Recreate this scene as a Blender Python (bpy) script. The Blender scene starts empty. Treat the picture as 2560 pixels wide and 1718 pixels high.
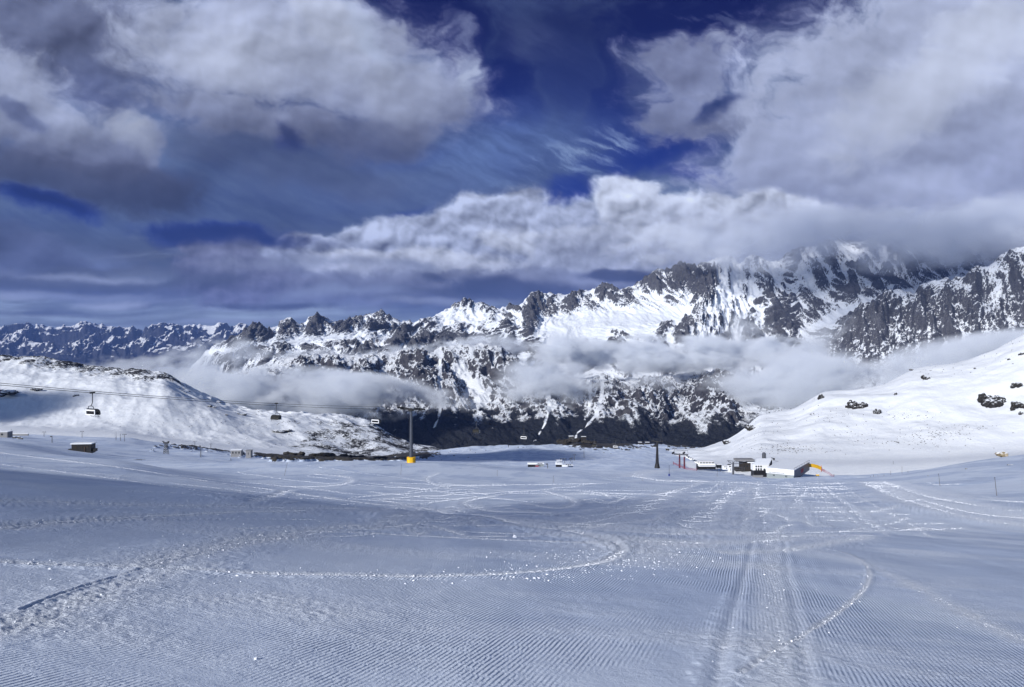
import bpy, bmesh, math, random
import numpy as np
from mathutils import Vector, Matrix

# ------------------------------------------------------------------ scene, camera, light
S = bpy.context.scene
COL = S.collection
F, CX, CY = 1849.0, 1280.0, 859.0           # lens in photograph pixels (26 mm equivalent), level camera at the origin

cam_d = bpy.data.cameras.new('camera'); cam = bpy.data.objects.new('camera', cam_d); COL.objects.link(cam)
cam_d.sensor_width = 36.0; cam_d.lens = 26.0
cam_d.clip_start = 0.1; cam_d.clip_end = 400000.0
cam.location = (0, 0, 0); cam.rotation_euler = (math.radians(90), 0, 0)
S.camera = cam

SUN_EL, SUN_AZ = math.radians(24.5), math.radians(221)    # azimuth clockwise from +Y: behind the camera, to the left
sun_dir = Vector((math.sin(SUN_AZ) * math.cos(SUN_EL), math.cos(SUN_AZ) * math.cos(SUN_EL), math.sin(SUN_EL)))
W = bpy.data.worlds.new('World'); S.world = W; W.use_nodes = True
nt = W.node_tree; nt.nodes.clear()
wo = nt.nodes.new('ShaderNodeOutputWorld'); bg = nt.nodes.new('ShaderNodeBackground'); sk = nt.nodes.new('ShaderNodeTexSky')
sk.sky_type = 'NISHITA'; sk.sun_disc = False; sk.sun_elevation = SUN_EL; sk.sun_rotation = SUN_AZ
sk.altitude = 2700; sk.dust_density = 0.3; sk.ozone_density = 5.0
bg.inputs[1].default_value = 0.075
nt.links.new(sk.outputs[0], bg.inputs[0]); nt.links.new(bg.outputs[0], wo.inputs[0])
sd = bpy.data.lights.new('sun', 'SUN'); sd.energy = 4.8; sd.angle = math.radians(0.5); sd.color = (1.0, 0.98, 0.955)
so = bpy.data.objects.new('sun', sd); COL.objects.link(so)
so.rotation_euler = sun_dir.to_track_quat('Z', 'Y').to_euler(); so.location = (0, 0, 50)
S.view_settings.view_transform = 'Standard'; S.view_settings.look = 'None'
S.view_settings.exposure = 0.0; S.view_settings.gamma = 1.0
S.render.engine = 'CYCLES'
cy = S.cycles
cy.use_denoising = True; cy.denoiser = 'OPENIMAGEDENOISE'
cy.max_bounces = 10; cy.diffuse_bounces = 2; cy.glossy_bounces = 2; cy.transparent_max_bounces = 24
cy.volume_bounces = 6; cy.volume_step_rate = 0.5; cy.volume_max_steps = 200
cy.sample_clamp_indirect = 4.0
cy.use_adaptive_sampling = True; cy.adaptive_threshold = 0.02

# ------------------------------------------------------------------ numpy helpers
rs = np.random.RandomState(7)
PERM = rs.permutation(256); PERM = np.concatenate([PERM, PERM])
ANG = rs.rand(256) * 2 * np.pi; GX, GY = np.cos(ANG), np.sin(ANG)
def perlin(x, y, seed=0):
    xi = np.floor(x).astype(np.int64); yi = np.floor(y).astype(np.int64)
    xf = x - xi; yf = y - yi
    u = xf * xf * xf * (xf * (xf * 6 - 15) + 10); v = yf * yf * yf * (yf * (yf * 6 - 15) + 10)
    def g(ix, iy, dx, dy):
        h = PERM[(PERM[(ix + seed * 37) & 255] + iy + seed * 91) & 255]
        return GX[h] * dx + GY[h] * dy
    a = g(xi, yi, xf, yf); b = g(xi + 1, yi, xf - 1, yf); c = g(xi, yi + 1, xf, yf - 1); d = g(xi + 1, yi + 1, xf - 1, yf - 1)
    return (a + (b - a) * u + ((c + (d - c) * u) - (a + (b - a) * u)) * v) * 1.5
def fbm(x, y, o=5, seed=0, gain=0.5, lac=2.03):
    s = 0; a = 1; t = 0
    for k in range(o):
        s = s + a * perlin(x, y, seed + k); t += a; a *= gain; x = x * lac + 17.3; y = y * lac - 9.1
    return s / t
def ridged(x, y, o=6, seed=0, gain=0.5, lac=2.07):
    s = 0; a = 1; t = 0; w = 1
    for k in range(o):
        n = 1 - np.abs(perlin(x, y, seed + k)); n = n * n
        s = s + a * n * w; t += a; w = np.clip(n * 1.6, 0, 1); a *= gain; x = x * lac + 3.7; y = y * lac + 11.9
    return s / t
def sst(a, b, x):
    t = np.clip((x - a) / (b - a), 0, 1); return t * t * (3 - 2 * t)
def cv(pts, u):
    p = np.array(pts, float); return np.interp(u, p[:, 0], p[:, 1])
def smooth1(a, n):
    if n < 2: return a
    k = np.hanning(n + 2)[1:-1]; k /= k.sum()
    return np.convolve(np.pad(a, (n, n), mode='edge'), k, 'same')[n:-n]
def pchip(xk, yk, x):
    """monotone cubic along axis 0; yk (K,N), x (M,) -> (M,N)"""
    h = np.diff(xk)[:, None]; d = np.diff(yk, axis=0) / h
    m = np.zeros_like(yk)
    w1 = 2 * h[1:] + h[:-1]; w2 = h[1:] + 2 * h[:-1]
    same = (d[1:] * d[:-1]) > 0
    with np.errstate(divide='ignore', invalid='ignore'):
        mm = (w1 + w2) / (w1 / d[:-1] + w2 / d[1:])
    m[1:-1] = np.where(same, np.nan_to_num(mm), 0); m[0] = d[0]; m[-1] = d[-1]
    i = np.clip(np.searchsorted(xk, x) - 1, 0, len(xk) - 2)
    t = ((x - xk[i]) / (xk[i + 1] - xk[i]))[:, None]; hh = h[i]
    return ((2 * t**3 - 3 * t**2 + 1) * yk[i] + (t**3 - 2 * t**2 + t) * hh * m[i]
            + (-2 * t**3 + 3 * t**2) * yk[i + 1] + (t**3 - t**2) * hh * m[i + 1])

# ------------------------------------------------------------------ object helpers
def tag(o, label=None, cat=None, group=None, kind=None):
    if label: o['label'] = label
    if cat: o['category'] = cat
    if group: o['group'] = group
    if kind: o['kind'] = kind
    return o
def grid_mesh(name, P, mat, attrs=None, smooth=True, flip=False):
    """P (R,C,3) -> mesh"""
    R, C = P.shape[:2]
    me = bpy.data.meshes.new(name)
    me.vertices.add(R * C); me.vertices.foreach_set('co', P.reshape(-1).astype(np.float32))
    idx = np.arange(R * C).reshape(R, C)
    q = np.stack([idx[:-1, :-1], idx[:-1, 1:], idx[1:, 1:], idx[1:, :-1]], -1).reshape(-1, 4)
    if flip: q = q[:, ::-1]
    n = len(q)
    me.loops.add(n * 4); me.loops.foreach_set('vertex_index', q.reshape(-1).astype(np.int32))
    me.polygons.add(n); me.polygons.foreach_set('loop_start', (np.arange(n) * 4).astype(np.int32))
    me.polygons.foreach_set('loop_total', np.full(n, 4, np.int32))
    if smooth: me.polygons.foreach_set('use_smooth', np.ones(n, bool))
    me.update(calc_edges=True)
    for k, a in (attrs or {}).items():
        if a.ndim == 3:
            at = me.attributes.new(k, 'FLOAT_COLOR', 'POINT')
            c = np.ones((R * C, 4), np.float32); c[:, :3] = a.reshape(-1, 3); at.data.foreach_set('color', c.reshape(-1))
        else:
            at = me.attributes.new(k, 'FLOAT', 'POINT'); at.data.foreach_set('value', a.reshape(-1).astype(np.float32))
    me.materials.append(mat)
    o = bpy.data.objects.new(name, me); COL.objects.link(o)
    return o

class N:
    """small node-building helper"""
    def __init__(s, name, world=False):
        s.m = bpy.data.materials.new(name); s.m.use_nodes = True; s.t = s.m.node_tree; s.t.nodes.clear()
        s.out = s.t.nodes.new('ShaderNodeOutputMaterial')
    def n(s, typ, **kw):
        nd = s.t.nodes.new('ShaderNode' + typ)
        for k, v in kw.items():
            if k.startswith('i_'):
                key = k[2:]; key = int(key) if key.isdigit() else key.replace('_', ' ')
                s.put(nd.inputs[key], v)
            else: setattr(nd, k, v)
        return nd
    def put(s, inp, v):
        if isinstance(v, bpy.types.NodeSocket): s.t.links.new(v, inp)
        elif isinstance(v, bpy.types.Node): s.t.links.new(v.outputs[0], inp)
        else: inp.default_value = v
    def math(s, op, a, b=0.0, c=None, clamp=False):
        nd = s.t.nodes.new('ShaderNodeMath'); nd.operation = op; nd.use_clamp = clamp
        s.put(nd.inputs[0], a); s.put(nd.inputs[1], b)
        if c is not None: s.put(nd.inputs[2], c)
        return nd.outputs[0]
    def mix(s, f, a, b):
        nd = s.t.nodes.new('ShaderNodeMix'); nd.data_type = 'RGBA'
        s.put(nd.inputs[0], f); s.put(nd.inputs[6], a); s.put(nd.inputs[7], b); return nd.outputs[2]
    def ramp(s, f, lo, hi, smooth=True):
        nd = s.t.nodes.new('ShaderNodeMapRange'); nd.interpolation_type = 'SMOOTHSTEP' if smooth else 'LINEAR'
        s.put(nd.inputs[0], f); nd.inputs[1].default_value = lo; nd.inputs[2].default_value = hi; return nd.outputs[0]
    def attr(s, name):
        nd = s.t.nodes.new('ShaderNodeAttribute'); nd.attribute_name = name; return nd
    def pos(s, sx=1, sy=1, sz=1, rot=0):
        c = s.t.nodes.new('ShaderNodeTexCoord'); m = s.t.nodes.new('ShaderNodeMapping')
        s.t.links.new(c.outputs['Object'], m.inputs[0]); m.inputs['Scale'].default_value = (sx, sy, sz); m.inputs['Rotation'].default_value = (0, 0, rot)
        return m.outputs[0]
    def noise(s, vec, scale, detail=4, rough=0.55, dist=0.0):
        nd = s.t.nodes.new('ShaderNodeTexNoise'); s.put(nd.inputs['Vector'], vec)
        nd.inputs['Scale'].default_value = scale; nd.inputs['Detail'].default_value = detail
        nd.inputs['Roughness'].default_value = rough; nd.inputs['Distortion'].default_value = dist
        return nd.outputs[0]
    def bump(s, h, strength, dist, nrm=None):
        nd = s.t.nodes.new('ShaderNodeBump'); s.put(nd.inputs['Height'], h); s.put(nd.inputs['Strength'], strength)
        nd.inputs['Distance'].default_value = dist
        if nrm is not None: s.put(nd.inputs['Normal'], nrm)
        return nd.outputs[0]
    def bsdf(s, col, rough=0.8, nrm=None, metal=0.0, spec=0.3):
        nd = s.t.nodes.new('ShaderNodeBsdfPrincipled'); s.put(nd.inputs['Base Color'], col); s.put(nd.inputs['Roughness'], rough)
        nd.inputs['Metallic'].default_value = metal; nd.inputs['Specular IOR Level'].default_value = spec
        if nrm is not None: s.put(nd.inputs['Normal'], nrm)
        s.t.links.new(nd.outputs[0], s.out.inputs['Surface']); return s.m

SNOW = (0.80, 0.845, 0.91, 1)
def px(u, v, Y):
    """point of the place seen at photograph pixel (u, v) at depth Y"""
    return Vector(((u - CX) / F * Y, Y, (CY - v) / F * Y))

# ------------------------------------------------------------------ snow ground: from the camera's feet to the plateau with the lift stations
GU = [-1500, -700, 0, 300, 600, 900, 1100, 1300, 1600, 1750, 1900, 2200, 2400, 2560, 3000, 4200]
def v0(u): return 1179 + 0.061 * (u - 1280) - 0.045 * np.clip(1100 - u, 0, 1100)**2 / (np.clip(1100 - u, 0, 1100) + 350)
RINGS = {
    60:  [1100, 1100, 1149, 1168, 1218, 1243, 1256, 1250, 1246, 1249, 1256, 1262, 1262, 1256, 1235, 1200],
    90:  [1090, 1090, 1132, 1150, 1212, 1222, 1232, 1232, 1228, 1232, 1238, 1238, 1225, 1205, 1160, 1110],
    140: [1075, 1075, 1113, 1162, 1192, 1196, 1206, 1212, 1214, 1218, 1224, 1208, 1172, 1152, 1110, 1060],
    175: [1075, 1075, 1104, 1168, 1184, 1182, 1190, 1200, 1206, 1210, 1216, 1192, 1154, 1132, 1090, 1040],
    240: [1085, 1090, 1100, 1172, 1158, 1153, 1157, 1178, 1190, 1198, 1209, 1198, 1178, 1160, 1130, 1060],
    320: [1085, 1092, 1102, 1150, 1160, 1160, 1155, 1172, 1186, 1197, 1206, 1203, 1195, 1185, 1150, 1080],
    450: [1080, 1088, 1097, 1129, 1158, 1162, 1157, 1172, 1174, 1190, 1203, 1200, 1187, 1172, 1140, 1080],
    600: [1075, 1084, 1093, 1118, 1142, 1158, 1158, 1169, 1163, 1184, 1201, 1190, 1175, 1158, 1130, 1070],
    800: [1075, 1080, 1090, 1104, 1140, 1156, 1153, 1152, 1152, 1172, 1184, 1173, 1160, 1145, 1110, 1050],
    1050:[1075, 1080, 1089, 1094, 1138, 1154, 1135, 1128, 1132, 1142, 1150, 1150, 1142, 1130, 1100, 1040],
    1300:[1080, 1085, 1093, 1100, 1136, 1152, 1124, 1113, 1112, 1122, 1130, 1138, 1132, 1120, 1090, 1040],
    1500:[1090, 1100, 1105, 1115, 1142, 1158, 1135, 1125, 1125, 1124, 1120, 1125, 1122, 1112, 1085, 1040],
    1900:[1150, 1160, 1165, 1175, 1190, 1200, 1190, 1190, 1190, 1180, 1150, 1130, 1125, 1115, 1085, 1040]}
def ground_v(U, Ys):
    """U (C,), Ys (M,) -> v (M,C) in photograph pixels"""
    ks = [1.2, 3, 8, 16, 26, 40] + list(RINGS)
    rows = []
    for Y in ks:
        if Y <= 40:
            r = v0(U) + 2958.0 / Y
            if Y == 40:   # the near shoulder rolls over in front of the lower run
                r = r + cv([(-300, 30), (0, 32), (300, 30), (600, 38), (900, 44), (1100, 48), (1300, 18), (1500, 4), (1800, 0)], U)
            if Y == 26: r = r + cv([(1000, 0), (1200, 6), (1350, 0)], U)
        else:
            ud = np.arange(-1500, 4200.1, 8.0); rd = cv(list(zip(GU, RINGS[Y])), ud)
            r = np.interp(U, ud, smooth1(smooth1(rd, 16 if Y > 400 else 28), 10))
        rows.append(r)
    return pchip(np.log(np.array(ks, float)), np.array(rows), np.log(Ys))
_DU = np.arange(-1500, 4200.1, 8.0); _DY = np.exp(np.linspace(math.log(1.2), math.log(1900), 700))
_DV = ground_v(_DU, _DY)
# rolling relief of the plateau, in metres
def relief(X, Y):
    a = sst(40, 300, Y)
    r = a * (fbm(X / 60, Y / 70, 4, 3) * 1.2)
    r += sst(250, 700, Y) * fbm(X / 140, Y / 160, 4, 9) * 4.0
    r += sst(900, 1200, Y) * fbm(X / 45, Y / 60, 4, 21) * 4.0
    return r
_DX = (_DU[None, :] - CX) / F * _DY[:, None]
_DZ = (CY - _DV) / F * _DY[:, None] + relief(_DX, np.broadcast_to(_DY[:, None], _DX.shape))
_LY = np.log(_DY)
def gz(X, Y):
    """height of the snow ground at X, Y (scalars)"""
    u = CX + X / Y * F
    c = np.clip((u + 1500) / 8.0, 0, len(_DU) - 1.001); i = int(c); f = c - i
    r = (math.log(Y) - _LY[0]) / (_LY[1] - _LY[0]); j = max(0, min(int(r), len(_DY) - 2)); g = r - j
    z = _DZ
    return (z[j, i] * (1 - f) + z[j, i + 1] * f) * (1 - g) + (z[j + 1, i] * (1 - f) + z[j + 1, i + 1] * f) * g
def gz_arr(U, Y):
    c = np.clip((U + 1500) / 8.0, 0, len(_DU) - 1.001); i = c.astype(int); f = c - i
    r = (np.log(Y) - _LY[0]) / (_LY[1] - _LY[0]); j = np.clip(r.astype(int), 0, len(_DY) - 2); g = r - j
    z = _DZ
    return (z[j, i] * (1 - f) + z[j, i + 1] * f) * (1 - g) + (z[j + 1, i] * (1 - f) + z[j + 1, i + 1] * f) * g
def on_ground(u, v, ymin=2.0, ymax=1800.0):
    """first visible ground point at photograph pixel (u, v)"""
    ys = np.exp(np.linspace(math.log(ymin), math.log(ymax), 900))
    z = gz_arr(np.full(900, float(u)), ys); vv = CY - z / ys * F
    k = np.nonzero(vv <= v)[0]
    Y = ys[k[0]] if len(k) else ymax
    X = (u - CX) / F * Y
    return Vector((X, Y, gz(X, Y)))
# ------------------------------------------------------------------ the snow ground as one sheet, with ski tracks pressed into it
K = 2560 / 2336.0
def gpts(q, step=None):
    """polyline given on the photograph (2336-wide copy) laid on the ground, as metres X, Y"""
    out = []
    for x, y in q:
        p = on_ground(x * K, y * K); out.append((p.x, p.y))
    return np.array(out)
def densify(p, n=14):
    t = np.arange(len(p)); tt = np.linspace(0, len(p) - 1, (len(p) - 1) * n + 1)
    # Catmull-Rom in log-depth-free metres
    P = np.vstack([2 * p[0] - p[1], p, 2 * p[-1] - p[-2]])
    i = np.clip(tt.astype(int), 0, len(p) - 2); f = (tt - i)[:, None]
    a, b, c, d = P[i], P[i + 1], P[i + 2], P[i + 3]
    return 0.5 * ((2 * b) + (-a + c) * f + (2 * a - 5 * b + 4 * c - d) * f**2 + (-a + 3 * b - 3 * c + d) * f**3)
# (points, half-width m, ridge height m, loose snow 0..1, groove depth m, side)
TR = [
    ([(-200, 1004), (0, 1033), (200, 1058), (400, 1087), (560, 1110), (700, 1130), (850, 1150), (1000, 1167), (1150, 1187), (1300, 1212), (1400, 1238)], .30, .03, .9, .03),
    ([(-200, 1040), (0, 1060), (300, 1098), (500, 1126), (640, 1143)], .35, .02, .5, .02),
    ([(-200, 1268), (0, 1283), (160, 1292), (330, 1299), (600, 1309), (800, 1315), (1000, 1316), (1150, 1310), (1280, 1298), (1380, 1281), (1418, 1258), (1404, 1238)], .13, .02, 1.0, .015),
    ([(50, 1394), (110, 1368), (200, 1338), (330, 1300), (450, 1268), (560, 1244), (650, 1228), (800, 1207), (900, 1194), (1010, 1178), (1040, 1168)], .026, .006, .5, .012),
    ([(330, 1292), (450, 1258), (560, 1236), (650, 1220), (800, 1200), (900, 1187), (1010, 1172)], .45, .01, .9, .0),
    ([(-100, 1145), (100, 1146), (300, 1152), (500, 1156), (700, 1160), (900, 1163)], .8, .01, .8, .0),
    ([(-100, 1212), (0, 1205), (150, 1190), (350, 1178), (520, 1170), (700, 1166)], .35, .01, .9, .02),
    ([(700, 1212), (850, 1218), (1000, 1226), (1200, 1235), (1400, 1244)], .16, .012, .8, .01),
    ([(740, 1206), (900, 1212), (1100, 1216), (1300, 1226)], .2, .01, .6, .0),
    ([(-60, 1455), (60, 1420), (180, 1368), (330, 1322), (480, 1290)], .25, .01, .6, .0),
    ([(1718, 1238), (1705, 1290), (1688, 1345), (1668, 1410), (1645, 1490), (1626, 1600)], .11, .010, .25, .022),
    ([(1790, 1236), (1796, 1300), (1808, 1360), (1820, 1420), (1836, 1500), (1850, 1600)], .10, .008, .2, .012),
    ([(1758, 1230), (1762, 1300), (1770, 1380), (1776, 1450), (1780, 1600)], .34, .006, .6, .0),
    ([(1850, 1250), (1920, 1262), (1968, 1284), (1984, 1315), (1966, 1352), (1910, 1400), (1840, 1445), (1760, 1490), (1690, 1540)], .05, .01, .9, .01),
    ([(1800, 1252), (1900, 1268), (2000, 1300), (2100, 1345), (2200, 1400), (2330, 1460), (2450, 1500)], .2, .006, .5, .0),
    ([(1660, 1262), (1740, 1262), (1820, 1252), (1900, 1240), (1980, 1226)], .35, .015, 1.0, .0),
    ([(1420, 1232), (1500, 1236), (1600, 1240), (1700, 1238), (1780, 1232)], .6, .01, .8, .0),
    ([(1990, 1222), (1900, 1224), (1700, 1222), (1500, 1218), (1300, 1206), (1150, 1190)], .3, .01, .8, .01),
    ([(2200, 1205), (2000, 1212), (1800, 1216), (1600, 1212), (1400, 1203), (1200, 1188), (1000, 1166)], .4, .01, .6, .01),
    ([(1988, 1099), (2040, 1118), (2090, 1137), (2150, 1155), (2230, 1172), (2336, 1183), (2500, 1195)], 1.6, .06, 1.0, .06),
    ([(2010, 1099), (2075, 1120), (2150, 1140), (2250, 1158), (2336, 1168), (2500, 1180)], .8, .05, 1.0, .05),
    ([(1978, 1104), (2020, 1122), (2070, 1142), (2150, 1166), (2240, 1186), (2336, 1200), (2450, 1212)], .9, .05, 1.0, .05),
    ([(2060, 1104), (2130, 1122), (2200, 1138), (2336, 1146), (2450, 1150)], .6, .03, .7, .03),
    ([(1445, 1088), (1470, 1079), (1530, 1074), (1610, 1072), (1700, 1072)], 5.0, .1, 1.0, .1),
    ([(1445, 1088), (1500, 1096), (1560, 1098), (1600, 1098)], 2.5, .1, 1.0, .1),
    ([(1300, 1200), (1400, 1180), (1490, 1150), (1540, 1120), (1600, 1098)], .9, .03, .7, .02),
    ([(1745, 1240), (1742, 1190), (1735, 1150), (1728, 1120), (1735, 1098)], 1.0, .02, .4, .02),
    ([(1580, 1200), (1620, 1170), (1660, 1135), (1690, 1110)], 1.1, .02, .5, .02),
    ([(1560, 1204), (1640, 1150), (1668, 1120), (1680, 1100)], .5, .02, .5, .02),
    ([(1800, 1170), (1830, 1130), (1850, 1098)], .4, .02, .3, .02),
    ([(2010, 1210), (1930, 1150), (1880, 1110), (1870, 1098)], .3, .02, .4, .02),
    ([(710, 1082), (770, 1086), (800, 1094), (790, 1103), (740, 1110), (640, 1110)], .7, .03, .9, .02),
    ([(1000, 1080), (980, 1087), (975, 1095), (990, 1104), (1060, 1108), (1160, 1108)], .6, .03, .8, .02),
    ([(1130, 1132), (1080, 1140), (1060, 1148), (1085, 1158), (1150, 1168), (1250, 1172)], .5, .03, .8, .02),
    ([(1240, 1120), (1290, 1135), (1310, 1150), (1270, 1160), (1200, 1150)], .4, .03, .7, .02),
    ([(580, 1143), (610, 1135), (640, 1125), (665, 1118)], .4, .03, .8, .05),
    ([(1540, 1185), (1590, 1190), (1640, 1186), (1600, 1180), (1550, 1183)], .4, .03, .9, .02),
]
rt = random.Random(11)
for k in range(95):      # skiers' turns all over the lower run
    x, y = rt.uniform(900, 2150), rt.uniform(1105, 1215)
    a = rt.uniform(-.5, .5); L = rt.uniform(60, 330); q = []
    ph = rt.uniform(0, 6); am = rt.uniform(3, 20) * (y - 1080) / 110
    for j in range(7):
        t = j / 6.0; q.append((x + (t - .5) * L, min(1225, max(1100, y + a * (t - .5) * 36 + am * math.sin(ph + t * rt.choice([2.2, 3.4]))))))
    TR.append((q, rt.uniform(.13, .30), .010, rt.uniform(.55, 1.0), .008))
for k in range(15):      # runs that go straight down the fall line
    x = rt.uniform(1480, 2140); y = rt.uniform(1180, 1235); q = []
    for j in range(6):
        t = j / 5.0; q.append((1745 + (x - 1745) * (1 - .55 * t) + 7 * math.sin(t * 5 + k), y + (1100 - y) * t))
    TR.append((q, rt.uniform(.10, .28), .008, rt.uniform(.3, .75), .006))
for k in range(14):      # traverses on the shoulder to the left
    x, y = rt.uniform(-100, 700), rt.uniform(1050, 1240); q = []
    L = rt.uniform(200, 600); sl = .16 - .0011 * (y - 1040)
    for j in range(5):
        t = j / 4.0; q.append((x + t * L, y + sl * t * L + 3 * math.sin(t * 4 + k)))
    TR.append((q, rt.uniform(.03, .12), .01, rt.uniform(.4, .8), .015))

_uu = np.concatenate([np.arange(-1500, -300, 24.0), np.arange(-300, 2860, 3.0), np.arange(2860, 4200.1, 24.0)])
_yy = [1.2, 2.2, 3.4, 4.4]
vv_ = 1790.0
while 2958.0 / (vv_ - 1179) < 60:
    _yy.append(2958.0 / (vv_ - 1179)); vv_ -= 1.7
_yy = np.array([y for y in _yy if y < 60]); _yy.sort()
_yy = np.concatenate([_yy, np.exp(np.linspace(math.log(_yy[-1] * 1.01), math.log(1900), 620))])
GVm = ground_v(_uu, _yy)
GYm = np.broadcast_to(_yy[:, None], GVm.shape).copy()
GXm = (_uu[None, :] - CX) / F * GYm
GZm = (CY - GVm) / F * GYm + relief(GXm, GYm)
loose = np.zeros_like(GZm); dz = np.zeros_like(GZm); smoothed = np.zeros_like(GZm)
wob = fbm(GXm * .8, GYm * .8, 3, 40) * .25
rag = fbm(GXm * 5, GYm * 5, 3, 44)
TRM = []
for q, hw, hh, lo, gr in TR:
    line = densify(gpts(q)); TRM.append((line, hw, lo))
    R = hw * 9
    bx0, bx1, by0, by1 = line[:, 0].min() - R, line[:, 0].max() + R, line[:, 1].min() - R, line[:, 1].max() + R
    r0, r1 = np.searchsorted(_yy, [by0, by1])
    if r1 <= r0: continue
    X = GXm[r0:r1]; Y = GYm[r0:r1]
    best = np.full(X.shape, 1e9); my = line[:, 1].mean(); ysq = 1.0 if my < 14 else max(.28, 14 / my)
    for k in range(len(line) - 1):
        a, b = line[k], line[k + 1]
        s0, s1 = np.searchsorted(_yy[r0:r1], [min(a[1], b[1]) - R, max(a[1], b[1]) + R])
        if s1 <= s0: continue
        ab = b - a; l2 = max((ab * ab).sum(), 1e-9)
        xs, ys = X[s0:s1], Y[s0:s1]
        t = np.clip(((xs - a[0]) * ab[0] + (ys - a[1]) * ab[1]) / l2, 0, 1)
        d = np.hypot(xs - a[0] - t * ab[0], (ys - a[1] - t * ab[1]) * ysq)
        best[s0:s1] = np.minimum(best[s0:s1], d)
    d = best / hw * (1 + .45 * rag[r0:r1])
    fade = np.exp(-(d / 1.0)**2)
    loose[r0:r1] = np.maximum(loose[r0:r1], lo * fade)
    dz[r0:r1] += hh * np.exp(-((d - 1.3) / .6)**2) - gr * np.exp(-(d / .55)**2)
# large irregular areas of kicked-up snow
patch = sst(.05, .42, fbm(GXm / 6.5, GYm / 3.2, 4, 50)) * (GYm < 90)
_um = CX + GXm / GYm * F; _vm = CY - GZm / GYm * F
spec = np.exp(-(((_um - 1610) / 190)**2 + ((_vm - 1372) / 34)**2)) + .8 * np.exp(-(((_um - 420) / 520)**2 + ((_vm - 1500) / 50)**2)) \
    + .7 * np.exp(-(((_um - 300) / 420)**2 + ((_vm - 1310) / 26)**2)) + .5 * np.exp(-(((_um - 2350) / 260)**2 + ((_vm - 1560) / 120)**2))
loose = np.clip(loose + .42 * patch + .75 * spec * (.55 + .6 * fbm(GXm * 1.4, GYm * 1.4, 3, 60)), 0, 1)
near = GYm < 70
dz += near * (fbm(GXm * 1.1, GYm * 1.1, 3, 70) * .010 + loose * fbm(GXm * 9, GYm * 9, 3, 74) * .030)
dz += sst(60, 120, GYm) * loose * .05 * fbm(GXm * .6, GYm * .6, 2, 77)
GZm2 = GZm + dz
# bare stones and earth showing through on the plateau
um, vm = _um, _vm
def reg(u0_, v0_, ru, rv): return np.exp(-(((um - u0_) / ru)**2 + ((vm - v0_) / rv)**2))
rn = fbm(GXm / 14, GYm / 30, 5, 81, .6)
rockg = reg(850, 1143, 200, 15) * 1.6 + reg(1450, 1106, 55, 11) * 1.7 + reg(1520, 1114, 60, 8) * .9 + reg(1060, 1138, 60, 8) * .5 + reg(560, 1118, 160, 8) * .55 \
    + reg(1750, 1116, 180, 9) * .85 + reg(1520, 1130, 120, 14) * .45 + reg(1900, 1118, 80, 10) * .85 + reg(700, 1120, 250, 16) * .8 \
    + reg(2400, 1150, 130, 12) * .55 + reg(330, 1150, 60, 10) * .55
rockg = rockg * (GYm > 300) + (GYm > 120) * (GYm <= 300) * (reg(2400, 1160, 120, 12) * .5)
rock = sst(.46, .60, rockg * .62 + rn * .75)
GZm2 += rock * (GYm > 500) * (1.2 + 2.0 * ridged(GXm / 18, GYm / 18, 3, 88))

n = N('snow_groomed')
P = n.pos()
lo = n.attr('loose').outputs['Fac']; rk = n.attr('rock').outputs['Fac']
ang = math.atan2(595, 1849)
sep = n.n('SeparateXYZ', i_0=P)
X, Y = sep.outputs[0], sep.outputs[1]
warp = n.math('ADD', n.math('MULTIPLY', n.math('SUBTRACT', n.noise(P, .12, 2), .5), .30), n.math('MULTIPLY', n.math('SUBTRACT', n.noise(P, 2.2, 2), .5), .022))
s = n.math('ADD', n.math('SUBTRACT', n.math('MULTIPLY', X, math.cos(ang)), n.math('MULTIPLY', Y, math.sin(ang))), warp)
lane = n.math('MULTIPLY', n.math('SINE', n.math('MULTIPLY', s, 2 * math.pi / 4.9)), 1.0)
cord = n.math('SINE', n.math('MULTIPLY', s, 2 * math.pi / .046))
cut = n.noise(P, 9.0, 3, .6)                       # the combed ridges are broken here and there
keep = n.math('MULTIPLY', n.ramp(cut, .34, .5), n.math('SUBTRACT', 1.0, n.math('MULTIPLY', lo, .85)))
worn = n.ramp(n.noise(P, .28, 4, .6), .36, .56)
cordh = n.math('MULTIPLY', n.math('MULTIPLY', cord, keep), n.math('MULTIPLY', worn, .0062))
edge = n.math('MULTIPLY', n.ramp(lane, .93, 1.0), .012)
fine = n.math('MULTIPLY', n.noise(P, 38, 5, .7), n.math('ADD', .006, n.math('MULTIPLY', lo, .03)))
mid = n.math('MULTIPLY', n.noise(P, 7, 5, .65), n.math('ADD', .012, n.math('MULTIPLY', lo, .05)))
big = n.math('MULTIPLY', n.noise(n.pos(.06, .012, .06, 0), 1.0, 6, .6), .35)
h = n.math('ADD', n.math('ADD', n.math('ADD', cordh, edge), fine), n.math('ADD', mid, big))
nb = n.bump(h, 1.0, 1.0)
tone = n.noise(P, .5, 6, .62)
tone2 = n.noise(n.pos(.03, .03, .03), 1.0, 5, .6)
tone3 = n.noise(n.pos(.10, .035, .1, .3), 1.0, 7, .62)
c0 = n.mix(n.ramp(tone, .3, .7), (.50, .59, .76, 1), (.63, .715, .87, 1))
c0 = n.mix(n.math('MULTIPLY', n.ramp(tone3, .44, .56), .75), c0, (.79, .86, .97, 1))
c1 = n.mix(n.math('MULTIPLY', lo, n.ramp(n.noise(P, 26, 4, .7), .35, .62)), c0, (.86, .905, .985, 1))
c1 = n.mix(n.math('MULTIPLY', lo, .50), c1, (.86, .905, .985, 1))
rc = n.mix(n.noise(P, .2, 6, .7), (.018, .017, .016, 1), (.085, .075, .06, 1))
rf = n.ramp(n.math('ADD', rk, n.math('MULTIPLY', n.math('SUBTRACT', n.noise(P, .28, 6, .7), .5), 1.1)), .42, .56)
col = n.mix(rf, c1, rc)
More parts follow.
